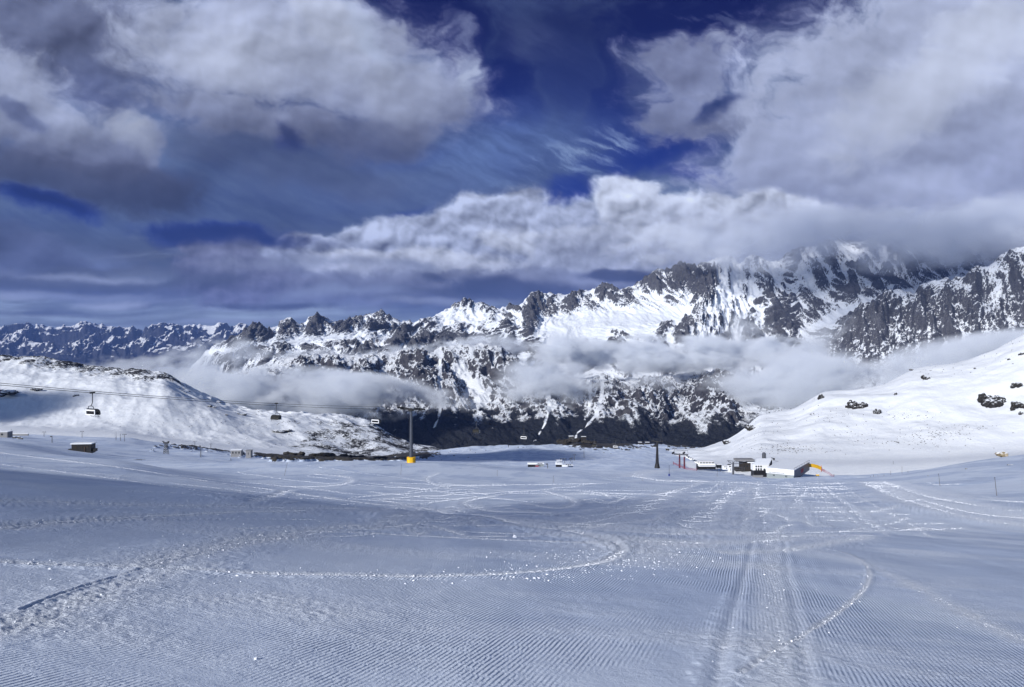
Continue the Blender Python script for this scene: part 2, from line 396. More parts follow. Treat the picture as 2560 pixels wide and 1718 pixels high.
m_snow = n.bsdf(col, .62, nb, spec=.25)
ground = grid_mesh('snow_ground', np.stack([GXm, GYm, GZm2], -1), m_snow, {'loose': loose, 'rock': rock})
tag(ground, kind='structure')
# ------------------------------------------------------------------ hills on both sides of the plateau
def fan(U, Ys, rings, us, sm=0):
    rows = []
    for Y in sorted(rings):
        r = cv(list(zip(us, rings[Y])) if not isinstance(rings[Y][0], tuple) else rings[Y], U)
        rows.append(smooth1(r, sm) if sm else r)
    ks = np.array(sorted(rings), float)
    V = pchip(ks, np.array(rows), Ys)
    Y = np.broadcast_to(Ys[:, None], V.shape).copy(); X = (U[None, :] - CX) / F * Y
    return X, Y, (CY - V) / F * Y, V
def slope_of(X, Y, Z):
    dZr = np.gradient(Z, axis=0); dXr = np.gradient(X, axis=0); dYr = np.gradient(Y, axis=0)
    dZc = np.gradient(Z, axis=1); dXc = np.gradient(X, axis=1); dYc = np.gradient(Y, axis=1)
    a = np.stack([dXr, dYr, dZr], -1); b = np.stack([dXc, dYc, dZc], -1)
    nn = np.cross(b, a); nn /= np.linalg.norm(nn, axis=-1, keepdims=True) + 1e-12
    nn *= np.sign(nn[..., 2:3] + 1e-9)
    return nn
def hill_mat(name, rock_lo=(.02, .019, .02, 1), rock_hi=(.10, .09, .085, 1), sc=1.0, thr=(.45, .56), snow=(.80, .84, .9, 1), amp=1.0, bumpd=1.0, stretch=(1, 1, 1), dust=0.0):
    n = N(name); P = n.pos(*stretch)
    rk = n.attr('rock').outputs['Fac']
    f = n.math('ADD', rk, n.math('MULTIPLY', n.math('SUBTRACT', n.noise(P, .09 * sc, 8, .72), .5), amp))
    rf = n.ramp(f, *thr)
    rc = n.mix(n.ramp(n.noise(P, .15 * sc, 7, .75), .3, .7), rock_lo, rock_hi)
    rc = n.mix(n.math('MULTIPLY', n.ramp(n.noise(P, .30 * sc, 6, .8), .50, .62), dust), rc, snow)
    sc_ = n.mix(n.ramp(n.noise(P, .02 * sc, 5, .6), .3, .7), snow, (snow[0] * .93, snow[1] * .94, snow[2] * .96, 1))
    hh = n.math('ADD', n.math('MULTIPLY', n.noise(P, .05 * sc, 8, .68), 5.0 / sc), n.math('MULTIPLY', rf, 1.0 / sc))
    nb = n.bump(hh, bumpd, 1.0)
    return n.bsdf(n.mix(rf, sc_, rc), .8, nb, spec=.12)
m_hill = hill_mat('hill_snow', snow=(.88, .905, .94, 1), bumpd=.55, sc=1.8, amp=1.7, rock_lo=(.012, .012, .014, 1), rock_hi=(.045, .044, .046, 1), thr=(.50, .58))
# left hill
U = np.arange(-1300, 1200, 3.2); Ys = np.linspace(1100, 2400, 330)
crest = [(-1300, 700), (-600, 800), (-200, 868), (0, 888), (60, 896), (150, 908), (200, 918), (260, 926), (340, 930), (410, 934), (450, 958), (500, 984), (560, 1010), (640, 1030),
         (760, 1030), (860, 1034), (930, 1060), (1000, 1092), (1060, 1118), (1200, 1150)]
mid = [(-1300, 900), (-600, 950), (0, 975), (200, 985), (400, 1000), (500, 1030), (600, 1060), (760, 1085), (900, 1100), (1000, 1122), (1200, 1160)]
low = [(-1300, 1060), (0, 1060), (300, 1075), (500, 1100), (700, 1125), (900, 1138), (1000, 1146), (1200, 1165)]
LR = {1100: [(a, b + 50) for a, b in low], 1230: [(a, b + 14) for a, b in low], 1380: low, 1640: mid, 1760: [(a, b * .45 + c * .55) for (a, b), c in zip(mid, cv(crest, np.array([p[0] for p in mid])))],
      1950: crest, 2080: [(a, b + 22) for a, b in crest], 2400: [(a, b + 120) for a, b in crest]}
X, Y, Z, V = fan(U, Ys, LR, None, 14)
gully = ridged((X + Y * .55) / 210, (Y - X * .2) / 900, 5, 101)
Z += sst(1260, 1480, Y) * ((gully - .45) * 9 + fbm(X / 220, Y / 300, 4, 104) * 14 + (ridged(X / 60, Y / 60, 4, 107) - .5) * (2 + 9 * np.exp(-((Y - 1950) / 160)**2)))
nn = slope_of(X, Y, Z)
uu = CX + X / Y * F; vv = CY - Z / Y * F
cr = cv(crest, uu)
near_crest = np.exp(-((vv - cr) / 26)**2)
rk = fbm(X / 45, Y / 80, 6, 111, .62)
g = near_crest * sst(560, 330, uu) * 1.35 + .9 * np.exp(-(((uu - 5) / 60)**2 + ((vv - 975) / 15)**2)) + 1.0 * sst(640, 850, uu) * sst(1005, 1085, vv) + \
    .75 * np.exp(-(((uu - 600) / 90)**2 + ((vv - 1000 - (uu - 600) * .55) / 22)**2)) + .3 * sst(250, 500, uu)
rock = np.clip(g * .42 + rk * .55 + (1 - nn[..., 2]) * .5 - .02, 0, 1)
o = grid_mesh('hill', np.stack([X, Y, Z], -1), m_hill, {'rock': rock}); tag(o, kind='structure')
HILL_L = (X, Y, Z)
# right hill
U = np.arange(1560, 4000, 3.4); Ys = np.linspace(620, 1450, 330)
crest = [(1560, 1150), (1680, 1128), (1760, 1122), (1820, 1105), (1850, 1083), (1900, 1042), (1980, 1028), (2055, 985), (2130, 974), (2220, 955), (2285, 925), (2370, 913), (2440, 893), (2490, 872), (2560, 836), (2700, 760), (3000, 620), (4000, 300)]
base = [(1560, 1190), (1760, 1160), (1900, 1150), (2100, 1150), (2300, 1146), (2560, 1130), (3000, 1090), (4000, 1000)]
def mixp(a, b, t):
    x = sorted(set([p[0] for p in a] + [p[0] for p in b])); return [(k, (1 - t) * float(cv(a, k)) + t * float(cv(b, k))) for k in x]
RR = {620: [(a, b + 70) for a, b in base], 720: [(a, b + 12) for a, b in base], 790: base, 900: mixp(base, crest, .32), 1010: mixp(base, crest, .70), 1090: mixp(base, crest, .92),
      1170: crest, 1260: [(a, b + 14) for a, b in crest], 1450: [(a, b + 120) for a, b in crest]}
X, Y, Z, V = fan(U, Ys, RR, None, 10)
w = sst(790, 930, Y)
Z += w * (fbm(X / 130, Y / 110, 4, 121) * 8 + fbm(X / 40, Y / 50, 4, 124) * 1.8)
nn = slope_of(X, Y, Z); uu = CX + X / Y * F; vv = CY - Z / Y * F
rk = fbm(X / 16, Y / 34, 6, 131, .62)
def rg(a, b, ra, rb): return np.exp(-(((uu - a) / ra)**2 + ((vv - b) / rb)**2))
g = rg(1860, 1095, 60, 22) * .5 + rg(1960, 1124, 90, 7) * .62 + rg(2370, 1085, 130, 16) * .40 + rg(2100, 1005, 90, 22) * .28 + rg(2330, 935, 90, 18) * .38 \
    + rg(2540, 880, 70, 40) * .42 + rg(2150, 1085, 120, 20) * .22 + rg(2250, 1030, 60, 10) * .35 + rg(2060, 1000, 60, 10) * .4
rock = np.clip(.10 + g * .75 + rk * .42 + (1 - nn[..., 2]) * .3 - .12, 0, 1)
m_hill2 = hill_mat('hill_snow_smooth', sc=3.2, amp=.85, thr=(.5, .56), snow=(.88, .905, .94, 1), bumpd=.6, rock_hi=(.07, .065, .055, 1))
o = grid_mesh('hill', np.stack([X, Y, Z], -1), m_hill2, {'rock': rock}); tag(o, kind='structure')
HILL_R = (X, Y, Z)
def on_fan(H, u, v, ymin=0):
    X, Y, Z = H; R, C = X.shape
    c = int(np.argmin(np.abs(CX + X[R // 2] / Y[R // 2] * F - u)))
    vcol = CY - Z[:, c] / Y[:, c] * F
    k = np.nonzero((vcol <= v) & (Y[:, c] > ymin))[0]; k = k[0] if len(k) else R - 1
    return Vector((X[k, c], Y[k, c], Z[k, c]))
# ------------------------------------------------------------------ the mountains across the valley
def spurs(U_, V_, L, jag=None):
    """sharp side ridges coming down from the summits; returns height and the distance to the nearest one"""
    h = np.zeros_like(U_); side = np.zeros_like(U_)
    for (u0, v0_, u1, v1, A, w) in L:
        du, dv = u1 - u0, v1 - v0_; l2 = du * du + dv * dv
        t = ((U_ - u0) * du + (V_ - v0_) * dv) / l2; tc = np.clip(t, 0, 1)
        off = (jag * w * .9 if jag is not None else 0)
        d = ((U_ - u0 - tc * du) * dv - (V_ - v0_ - tc * dv) * du) / math.sqrt(l2) + off
        dd = np.hypot(d, np.where((t < 0) | (t > 1), np.abs(t - tc) * math.sqrt(l2), 0))
        k = np.clip(1 - dd / (w * (.6 + .9 * tc)), 0, 1) * A * (.06 + .94 * np.sin(np.pi * np.clip(tc * .85, 0, 1)))
        side = np.where(k > h, np.sign(d) * k / A, side); h = np.maximum(h, k)
    return h, side
m_wall = hill_mat('mountain_snow_rock', sc=.9, amp=1.35, stretch=(1, .5, .55), dust=.22, thr=(.44, .54), rock_lo=(.014, .014, .018, 1), rock_hi=(.075, .072, .078, 1), snow=(.84, .87, .92, 1), bumpd=1.0)
CRE = [(-1500, 1050), (380, 1060), (440, 960), (500, 893), (530, 868), (575, 846), (600, 838), (640, 826), (667, 831), (689, 840), (717, 807), (728, 797), (744, 807), (763, 813), (772, 797), (783, 792), (804, 793), (826, 801), (859, 804), (879, 799), (909, 800),
       (925, 801), (947, 785), (961, 798), (977, 799), (996, 807), (1024, 819), (1051, 817), (1079, 800), (1106, 786), (1142, 773), (1177, 760), (1202, 760), (1230, 771), (1249, 778), (1280, 771), (1307, 762),
       (1324, 738), (1346, 731), (1390, 734), (1444, 733), (1472, 732), (1499, 722), (1521, 717), (1540, 726), (1576, 718), (1595, 720), (1623, 699), (1645, 678), (1664, 698), (1686, 680), (1719, 681),
       (1746, 663), (1773, 652), (1801, 652), (1817, 643), (1834, 650), (1856, 672), (1868, 655), (1880, 640), (1911, 648), (1936, 662), (2016, 628), (2110, 600), (2230, 610), (2300, 600), (2440, 570), (2560, 550), (3000, 480), (4200, 400)]
MU = [-1500, 300, 600, 700, 860, 1000, 1150, 1300, 1400, 1500, 1600, 1700, 1790, 1850, 1950, 2100, 2250, 2450, 2560, 3000, 4200]
MR = {
    6600: [1050, 1040, 1030, 1010, 1000, 990, 990, 1000, 1000, 990, 980, 980, 985, 985, 975, 970, 960, 940, 930, 900, 880],
    7200: [1000, 950, 935, 905, 890, 885, 885, 890, 885, 880, 878, 880, 880, 880, 885, 880, 870, 850, 840, 800, 780],
    7700: [960, 900, 885, 880, 872, 868, 862, 858, 846, 842, 838, 845, 838, 850, 862, 850, 830, 800, 780, 740, 700],
    8200: [930, 885, 868, 862, 850, 850, 838, 826, 808, 800, 795, 800, 786, 812, 838, 812, 770, 724, 700, 650, 600],
    8600: [900, 878, 858, 845, 835, 835, 812, 800, 785, 772, 762, 755, 735, 765, 790, 765, 725, 690, 668, 610, 560],
    9400: None, 9900: None}
U = np.arange(425, 3600, 2.6)
Ys = np.concatenate([np.linspace(6600, 7700, 120, endpoint=False), np.linspace(7700, 9500, 420, endpoint=False), np.linspace(9500, 9900, 20)])
Rr = {}
for k, v in MR.items():
    if v is not None:
        a = smooth1(cv(list(zip(MU, v)), U), 26) + 170 * sst(590, 430, U)
        Rr[k] = list(zip(U, a))
Rr[9400] = CRE; Rr[9900] = [(a, b + 60) for a, b in CRE]
X, Y, Z, V = fan(U, Ys, Rr, None)
cg = cv([(6600, .5), (7400, .8), (8300, .8), (8800, 1.0), (9150, .8), (9370, .22), (9450, .22), (9900, .6)], Y)
uu0 = CX + X / Y * F
nn0 = slope_of(X, Y, Z)
# flow coordinate: gullies lean one way on the left faces and the other way on the right
lean = cv([(400, -.15), (1100, -.1), (1350, .0), (1560, .30), (1740, .25), (1800, -.25), (1880, -.35), (2000, .55), (2560, .75), (3600, .75)], uu0) + .35 * fbm(X / 1300, Y / 1300, 3, 139)
Yr = Y - 9400.0
fx_ = X - Yr * -lean
wx = fbm(X / 700, Y / 700, 4, 141) * 210; wy = fbm(X / 700 + 9, Y / 700, 4, 145) * 210
bigr = ridged((fx_ + wx * 1.3) / 1050, (Y + wy * 1.3) / 1500, 3, 149, .5)
rib = ridged((fx_ + wx) / 380, (Y + wy) / 1500, 8, 151, .52)
det = ridged((fx_ + wy * .3) / 105, (Y + wx * .4) / 420, 6, 157, .56)
tur = ridged(fx_ / 34, Y / 120, 5, 163, .6)
shelf = np.exp(-((V - cv([(1300, 846), (1450, 815), (1600, 800), (1750, 800)], uu0)) / 28)**2) * sst(1280, 1400, uu0) * sst(1800, 1700, uu0) \
    + np.exp(-((V - cv([(1980, 850), (2100, 800), (2250, 752), (2400, 706), (2560, 670)], uu0)) / 15)**2) * sst(1960, 2060, uu0) \
    + .8 * np.exp(-((V - cv([(560, 880), (800, 852), (1000, 858)], uu0)) / 14)**2) * sst(1030, 950, uu0) \
    + .9 * np.exp(-(((uu0 - 1130) / 120)**2 + ((V - 805) / 22)**2)) + .7 * np.exp(-(((uu0 - 1640) / 110)**2 + ((V - 752) / 15)**2))
shelf = np.clip(shelf, 0, 1)
pz = np.exp(-((uu0 - cv([(600, 1700), (655, 1820), (720, 1806), (800, 1785), (860, 1760)], V)) / 30)**2) * sst(640, 680, V)
amp = cg * (1 - .85 * shelf) * (1 - .6 * pz) * sst(425, 520, uu0)
jg = fbm(X / 160, Y / 260, 4, 167, .6)
SP = [(1801, 656, 1735, 860, 260, 44), (1801, 656, 1870, 850, 130, 40), (1878, 648, 1960, 840, 190, 44), (1878, 648, 1850, 740, 90, 26), (1746, 663, 1660, 760, 150, 40), (1645, 684, 1600, 770, 130, 34), (1645, 684, 1690, 780, 90, 30),
      (1576, 718, 1560, 775, 90, 26), (1521, 717, 1478, 790, 120, 30), (1521, 717, 1545, 775, 70, 24), (1444, 733, 1420, 800, 90, 28), (1390, 734, 1372, 800, 80, 24), (1346, 731, 1322, 850, 150, 30), (1250, 778, 1280, 850, 100, 30),
      (1190, 760, 1120, 830, 130, 46), (1190, 760, 1240, 830, 100, 34), (1106, 786, 1060, 850, 90, 32), (977, 799, 900, 870, 150, 44), (977, 799, 1010, 880, 120, 34), (977, 799, 965, 870, 70, 20), (879, 800, 850, 850, 80, 26),
      (804, 794, 770, 855, 110, 28), (728, 797, 690, 870, 110, 28), (640, 826, 610, 880, 90, 26), (640, 826, 670, 880, 70, 22), (2016, 610, 1960, 730, 140, 40), (2090, 600, 2030, 770, 170, 44), (2208, 620, 2110, 770, 190, 44), (2300, 590, 2180, 750, 190, 40),
      (2350, 600, 2250, 720, 170, 36), (2441, 560, 2330, 700, 190, 44), (2510, 560, 2400, 680, 170, 44), (2600, 540, 2480, 670, 170, 44), (1961, 720, 2000, 830, 90, 30), (1690, 800, 1650, 860, 90, 26), (1560, 820, 1520, 870, 70, 26), (1900, 790, 1925, 860, 90, 24)]
sh, ss = spurs(uu0, V, SP, jg)
Z += sst(425, 520, uu0) * sh * (1 - .5 * shelf) * (.8 + .5 * (det - .4))
Z += amp * ((bigr - .5) * 150 + (rib - .42) * 190 + (det - .45) * 80 + (tur - .45) * 30)
pyr = np.exp(-((uu0 - cv([(600, 1700), (655, 1812), (720, 1792), (800, 1765), (860, 1720)], V)) / 34)**2) * sst(652, 690, V) * sst(900, 850, V)
Z += pyr * 30 + pz * 40
# uneven teeth along the crest: clusters of needles and smooth saddles
tooth = ridged(X / 150 + 3, Y * 0 + 2.2, 5, 171, .62); tclu = sst(-.15, .3, fbm(X / 420, Y * 0 + 1.3, 3, 173))
Z += np.exp(-((Y - 9400) / 110)**2) * ((tooth - .45) * 62 * (.25 + .75 * tclu)) * (sst(1290, 1340, uu0) + sst(1000, 930, uu0))
nn = slope_of(X, Y, Z)
uu = CX + X / Y * F; vv = CY - Z / Y * F
def rg(a, b, ra, rb): return np.exp(-(((uu - a) / ra)**2 + ((vv - b) / rb)**2))
steep = 1 - nn[..., 2]; steep0 = 1 - nn0[..., 2]
def blur(a, n):
    k = np.ones(n) / n
    a = np.apply_along_axis(lambda r: np.convolve(r, k, 'same'), 1, a)
    return np.apply_along_axis(lambda r: np.convolve(r, k, 'same'), 0, a)
relh = Z - blur(Z, 25)              # above its surroundings: blown bare; in a gully: filled with snow
bias = rg(1740, 690, 80, 42) * .26 + rg(1395, 762, 95, 26) * .14 + rg(1576, 730, 60, 14) * .26 + rg(1650, 705, 50, 20) * .16 + rg(800, 818, 60, 22) * .30 + rg(600, 870, 70, 36) * .24 + rg(1000, 855, 56, 30) * .12 \
    - rg(1850, 760, 55, 120) * .20 - rg(1140, 800, 90, 30) * .16 - rg(1450, 830, 160, 32) * .25 - shelf * .32 + rg(2100, 690, 200, 70) * .0 + rg(2450, 680, 200, 90) * .05 + rg(1330, 815, 22, 40) * .3 \
    + rg(1930, 800, 40, 50) * .14 + rg(920, 810, 50, 12) * -.1 + rg(1090, 845, 60, 14) * .18
streak = fbm(fx_ / 26, Y / 300, 5, 181, .62)
rock = np.clip(.225 + (steep - steep0 * .8) * .85 + streak * .24 - .34 * pz + .20 * rg(1748, 700, 34, 44) + np.clip(relh / 90, -.22, .22) + bias + nn[..., 0] * .08, 0, 1)
o = grid_mesh('mountain_range', np.stack([X, Y, Z], -1), m_wall, {'rock': rock}); tag(o, kind='structure')

# the dark buttress in front of the wall, to the right
BC = [(1980, 960), (2040, 905), (2071, 862), (2098, 820), (2139, 789), (2159, 766), (2194, 755), (2224, 749), (2240, 738), (2255, 730), (2268, 738), (2285, 740), (2304, 716), (2345, 703), (2380, 706), (2420, 690), (2470, 670), (2500, 640), (2560, 620), (2700, 560), (3000, 500), (3900, 400)]
U = np.arange(1980, 3800, 3.3); Ys = np.linspace(6200, 7900, 260)
BR = {6200: [(1980, 1010), (2560, 960), (3900, 900)], 6700: [(1980, 960), (2150, 900), (2300, 880), (2450, 850), (2560, 835), (3900, 760)],
      7050: [(1980, 960), (2060, 905), (2150, 850), (2300, 810), (2450, 785), (2560, 760), (3900, 600)], 7500: BC, 7900: [(a, b + 90) for a, b in BC]}
X, Y, Z, V = fan(U, Ys, BR, None)
cg = cv([(6200, .3), (6700, .9), (7100, 1), (7400, .5), (7500, .14), (7700, .6)], Y)
rib = ridged((X - (Y - 7500) * .5 + fbm(X / 500, Y / 500, 3, 201) * 150) / 300, Y / 1100, 7, 203, .54)
sh, ss = spurs(CX + X / Y * F, V, [(2255, 730, 2150, 870, 170, 40), (2255, 730, 2330, 850, 150, 40), (2304, 716, 2420, 860, 150, 44), (2194, 755, 2120, 860, 110, 30), (2224, 750, 2235, 870, 90, 24), (2345, 703, 2500, 830, 150, 40), (2470, 670, 2400, 780, 120, 36), (2500, 640, 2620, 800, 170, 50), (2560, 620, 2520, 740, 110, 34)], fbm(X / 120, Y / 200, 4, 167, .6))
Z += sh
Z += cg * ((rib - .45) * 210 + (ridged((X - (Y - 7500) * .5) / 90, Y / 330, 6, 207, .58) - .45) * 75) + np.exp(-((Y - 7500) / 90)**2) * (np.abs(fbm(X / 60, Y / 300, 4, 209)) * 40 - 8)
nn = slope_of(X, Y, Z); uu = CX + X / Y * F; vv = CY - Z / Y * F
rock = np.clip((1 - nn[..., 2]) * .9 + fbm((X - Y * .25) / 45, Y / 150, 5, 211, .65) * .36 + (rib - .42) * .3 + .17 + .12 * rg(2140, 830, 80, 50) + .1 * rg(2420, 780, 80, 30) - .1 * rg(2500, 720, 60, 60), 0, 1)
o = grid_mesh('mountain_buttress', np.stack([X, Y, Z], -1), m_wall, {'rock': rock}); tag(o, kind='structure')

# lower rocky spurs and the dark forested valley side
n = N('valley_side'); P = n.pos()
sepz = n.n('SeparateXYZ', i_0=P)
rk = n.attr('rock').outputs['Fac']; fo = n.attr('forest').outputs['Fac']
nz = n.noise(n.pos(1, .45, .5), .09, 7, .72)
rf = n.ramp(n.math('ADD', rk, n.math('MULTIPLY', n.math('SUBTRACT', nz, .5), 1.0)), .44, .54)
rc = n.mix(n.ramp(n.noise(P, .03, 7, .75), .3, .7), (.02, .02, .024, 1), (.11, .105, .11, 1))
ff = n.ramp(n.math('ADD', fo, n.math('MULTIPLY', n.math('SUBTRACT', n.noise(P, .045, 8, .8), .5), 1.3)), .40, .72)
c = n.mix(rf, (.82, .85, .9, 1), rc)
tree = n.ramp(n.noise(P, .09, 6, .8), .35, .65)
c = n.mix(ff, c, n.mix(tree, (.006, .008, .011, 1), (.040, .042, .046, 1)))
nb = n.bump(n.math('MULTIPLY', n.noise(P, .03, 8, .72), 22.0), 1.0, 1.0)
m_valley = n.bsdf(c, .9, nb, spec=.05)
SC = [(300, 960), (600, 935), (680, 906), (740, 894), (800, 891), (860, 886), (930, 889), (1000, 880), (1060, 884), (1110, 872), (1150, 865), (1200, 862), (1260, 880), (1330, 930), (1400, 945), (1600, 950), (1750, 930), (1850, 930), (1950, 960), (2100, 980), (2600, 960)]
U = np.arange(430, 2300, 3.0); Ys = np.linspace(3600, 6600, 420)
VR = {3600: [(430, 1240), (1000, 1230), (1500, 1200), (1800, 1190), (2300, 1180)],
      4300: [(430, 1120), (900, 1140), (1200, 1120), (1500, 1112), (1750, 1105), (1900, 1080), (2300, 1060)],
      4900: [(430, 1040), (700, 1030), (900, 1060), (1100, 1050), (1300, 1048), (1500, 1040), (1700, 1045), (1850, 1020), (2300, 1000)],
      5400: [(430, 1000), (700, 985), (900, 990), (1050, 1000), (1180, 995), (1300, 995), (1450, 985), (1650, 990), (1800, 985), (2300, 980)],
      5900: [(430, 970), (700, 945), (900, 935), (1050, 935), (1150, 950), (1250, 920), (1400, 960), (1700, 965), (2300, 980)],
      6350: SC, 6600: [(a, b + 40) for a, b in SC]}
X, Y, Z, V = fan(U, Ys, VR, None, 6)
rib = ridged((X + Y * .35 + fbm(X / 400, Y / 400, 3, 221) * 140) / 300, Y / 950, 7, 223, .56)
cg = cv([(3600, .3), (4300, .5), (5000, .7), (5800, .9), (6300, .35), (6600, .6)], Y)
sh, ss = spurs(CX + X / Y * F, V, [(800, 891, 720, 990, 110, 40), (800, 891, 860, 980, 90, 36), (930, 889, 900, 1010, 110, 36), (1000, 880, 1110, 1000, 150, 50), (1110, 872, 1150, 950, 80, 26), (1230, 870, 1190, 960, 90, 30), (1230, 870, 1290, 960, 90, 34), (1700, 960, 1560, 1080, 120, 60), (1850, 930, 1750, 1060, 130, 60), (1400, 945, 1360, 1060, 100, 50), (1520, 950, 1500, 1060, 100, 46)], fbm(X / 120, Y / 200, 4, 168, .6))
Z += sh
Z += cg * ((rib - .45) * 130 + (ridged((X + Y * .35) / 90, Y / 330, 6, 227, .58) - .45) * 60)
nn = slope_of(X, Y, Z); uu = CX + X / Y * F; vv = CY - Z / Y * F
couloir = np.exp(-((uu - cv([(930, 1150), (960, 1185), (1000, 1205), (1040, 1170)], vv)) / 16)**2) * sst(900, 930, vv) * sst(1030, 1000, vv) \
    + np.exp(-((uu - cv([(990, 1505), (1040, 1490), (1070, 1460), (1085, 1440)], vv)) / 3.2)**2) + .9 * np.exp(-((uu - cv([(1000, 1475), (1030, 1470), (1050, 1462)], vv)) / 2.6)**2) * (vv < 1050) \
    + np.exp(-((uu - cv([(1030, 1372), (1060, 1362), (1090, 1345), (1105, 1335)], vv)) / 2.4)**2) + .8 * np.exp(-((uu - cv([(1030, 1100), (1070, 1085)], vv)) / 3)**2) * (vv < 1070)
rock = np.clip((1 - nn[..., 2]) * .9 + fbm(X / 40, Y / 200, 5, 231, .62) * .34 + .24 - couloir * .8, 0, 1)
couloir = couloir * sst(-.25, .15, fbm(X / 40, Y / 60, 4, 240, .6))
forest = sst(965, 1085, vv + 80 * fbm(X / 110, Y / 420, 4, 236, .6) + 45 * fbm(X / 200, Y / 200, 4, 235) - 30 * (rib - .45)) - couloir * 1.2 - sst(1420, 1750, uu) * .34 * sst(1130, 1040, vv) + .1 * sst(1000, 1060, vv)
forest = np.clip(forest, 0, 1)
o = grid_mesh('valley_side', np.stack([X, Y, Z], -1), m_valley, {'rock': rock, 'forest': forest}); tag(o, kind='structure')

# far range on the horizon, and the valley ground in front of it
U = np.arange(-900, 1400, 2.6); Ys = np.linspace(24000, 33000, 150)
fc = fbm(U / 90, U * 0 + 3, 5, 241, .6)
FCr = list(zip(U, 822 - fc * 22 - np.abs(fbm(U / 30, U * 0 + 9, 4, 245)) * 12))
FR = {24000: [(-900, 930), (1400, 930)], 26500: list(zip(U, 890 - fc * 10)), 29000: list(zip(U, 856 - fc * 24)), 31500: FCr, 33000: [(a, b + 40) for a, b in FCr]}
X, Y, Z, V = fan(U, Ys, FR, None)
rib = ridged((X + fbm(X / 3000, Y / 3000, 3, 251) * 1500) / 1700, Y / 3000, 6, 253, .58)
Z += cv([(24000, .4), (29000, 1), (31200, .35), (33000, .5)], Y) * ((rib - .42) * 1250)
nn = slope_of(X, Y, Z)
rock = np.clip((1 - nn[..., 2]) * 1.5 + nn[..., 0] * .25 + fbm(X / 500, Y / 900, 5, 257, .65) * .4 + .04 + sst(0, -600, Z) * .5, 0, 1)
m_far = hill_mat('far_snow_rock', sc=.05, amp=.9, thr=(.42, .54), rock_lo=(.02, .022, .03, 1), rock_hi=(.06, .06, .07, 1), snow=(.84, .85, .86, 1))
o = grid_mesh('far_mountain_range', np.stack([X, Y, Z], -1), m_far, {'rock': rock}); tag(o, kind='structure')
n = N('valley_floor'); P = n.pos()
m_floor = n.bsdf(n.mix(n.ramp(n.noise(P, .0016, 8, .7), .45, .6), (.012, .018, .028, 1), (.10, .11, .13, 1)), .95, None, spec=0)
U = np.linspace(-4000, 6500, 60); Ys = np.array([1700., 2500, 4000, 8000, 14000, 24000, 40000])
X = (U[None, :] - CX) / F * Ys[:, None]; Y = np.broadcast_to(Ys[:, None], X.shape); Z = np.broadcast_to(np.array([-900., -1150, -1300, -1400, -1500, -1600, -1800])[:, None], X.shape)
o = grid_mesh('valley_floor', np.stack([X, Y, Z], -1), m_floor); tag(o, kind='structure')
# ------------------------------------------------------------------ sky: a dome sector far outside everything, deep blue with layers of cloud
def axis(lo, a, b, hi, st):
    m = np.arange(a, b + .1, st)
    l = []; x = a; s = st
    while x > lo: s *= 1.12; x -= s; l.append(x)
    r = []; x = m[-1]; s = st
    while x < hi: s *= 1.12; x += s; r.append(x)
    return np.concatenate([l[::-1], m, r])
SU = axis(-5200, -60, 2620, 7600, 3.0); SV = axis(-4200, -40, 960, 1500, 3.0)
Ug, Vg = np.meshgrid(SU, SV)
xx, yy = Ug / K, Vg / K       # plan of the clouds on the 2336-wide copy
per = np.clip((860 - yy) / 600, .22, 1.15)          # clouds look smaller and flatter towards the horizon
def fb(sx, sy, o, seed, g=.5, dx=0, dy=0, sh=0.0): return fbm((xx + dx + yy * sh) / sx, (yy + dy) / sy, o, seed, g)
w1 = fb(420, 260, 3, 301); w2 = fb(420, 260, 3, 305)
w3 = fb(90, 60, 4, 308, .55); w4 = fb(90, 60, 4, 312, .55)
qx = xx + w1 * 130 + w3 * 26; qy = yy + (w2 * 80 + w4 * 20) * per         # for outlines
sxx = xx + w1 * 110; syy = yy + w2 * 60 * per                          # softer, for insides
soft = fb(215, 165, 4, 321, .42); soft_l = fb(215, 165, 4, 321, .42, 16, 22)
cum = np.abs(fb(92, 76, 4, 326, .48)) ; cum_l = np.abs(fb(92, 76, 4, 326, .48, 9, 13))
edge = fbm(qx / 46, qy / 34, 6, 331, .62)                                # frayed rims
edge2 = fbm(qx / 115, qy / 95, 5, 335, .55)
strk = fbm((xx + w1 * 90 + yy * 1.1) / 300, (yy + w2 * 26) / 26, 5, 341, .52)
wisp = fbm((xx * .84 + yy * .54 + w3 * 20) / 170, (yy * .84 - xx * .40 + w4 * 16) / 24, 6, 346, .6)
haz = fb(520, 300, 4, 351, .5)
def bl(cx, cy, rx, ry, ang=0, lo=.3, hi=1.2, w=None, fray=.5):
    """soft elliptical patch, rim pushed about by the noise"""
    w = w or (qx, qy)
    a = math.radians(ang); dx = w[0] - cx; dy = w[1] - cy
    x = (dx * math.cos(a) + dy * math.sin(a)) / rx; y = (-dx * math.sin(a) + dy * math.cos(a)) / ry
    r = np.sqrt(x * x + y * y)
    return 1 - sst(lo, hi, r + fray * (.55 * edge2 + .45 * edge))
BLUE_T = np.array([.0045, .012, .150]); BLUE_H = np.array([.010, .040, .330])
tb = sst(0, 560, yy)[..., None]
img = BLUE_T * (1 - tb) + BLUE_H * tb
def lay(img, a, c):
    a = np.clip(a, 0, 1)[..., None]; c = np.asarray(c)
    if c.ndim == 1: c = c[None, None, :]
    return img * (1 - a) + c * a
def A3(r, g, b): return np.array([r, g, b])
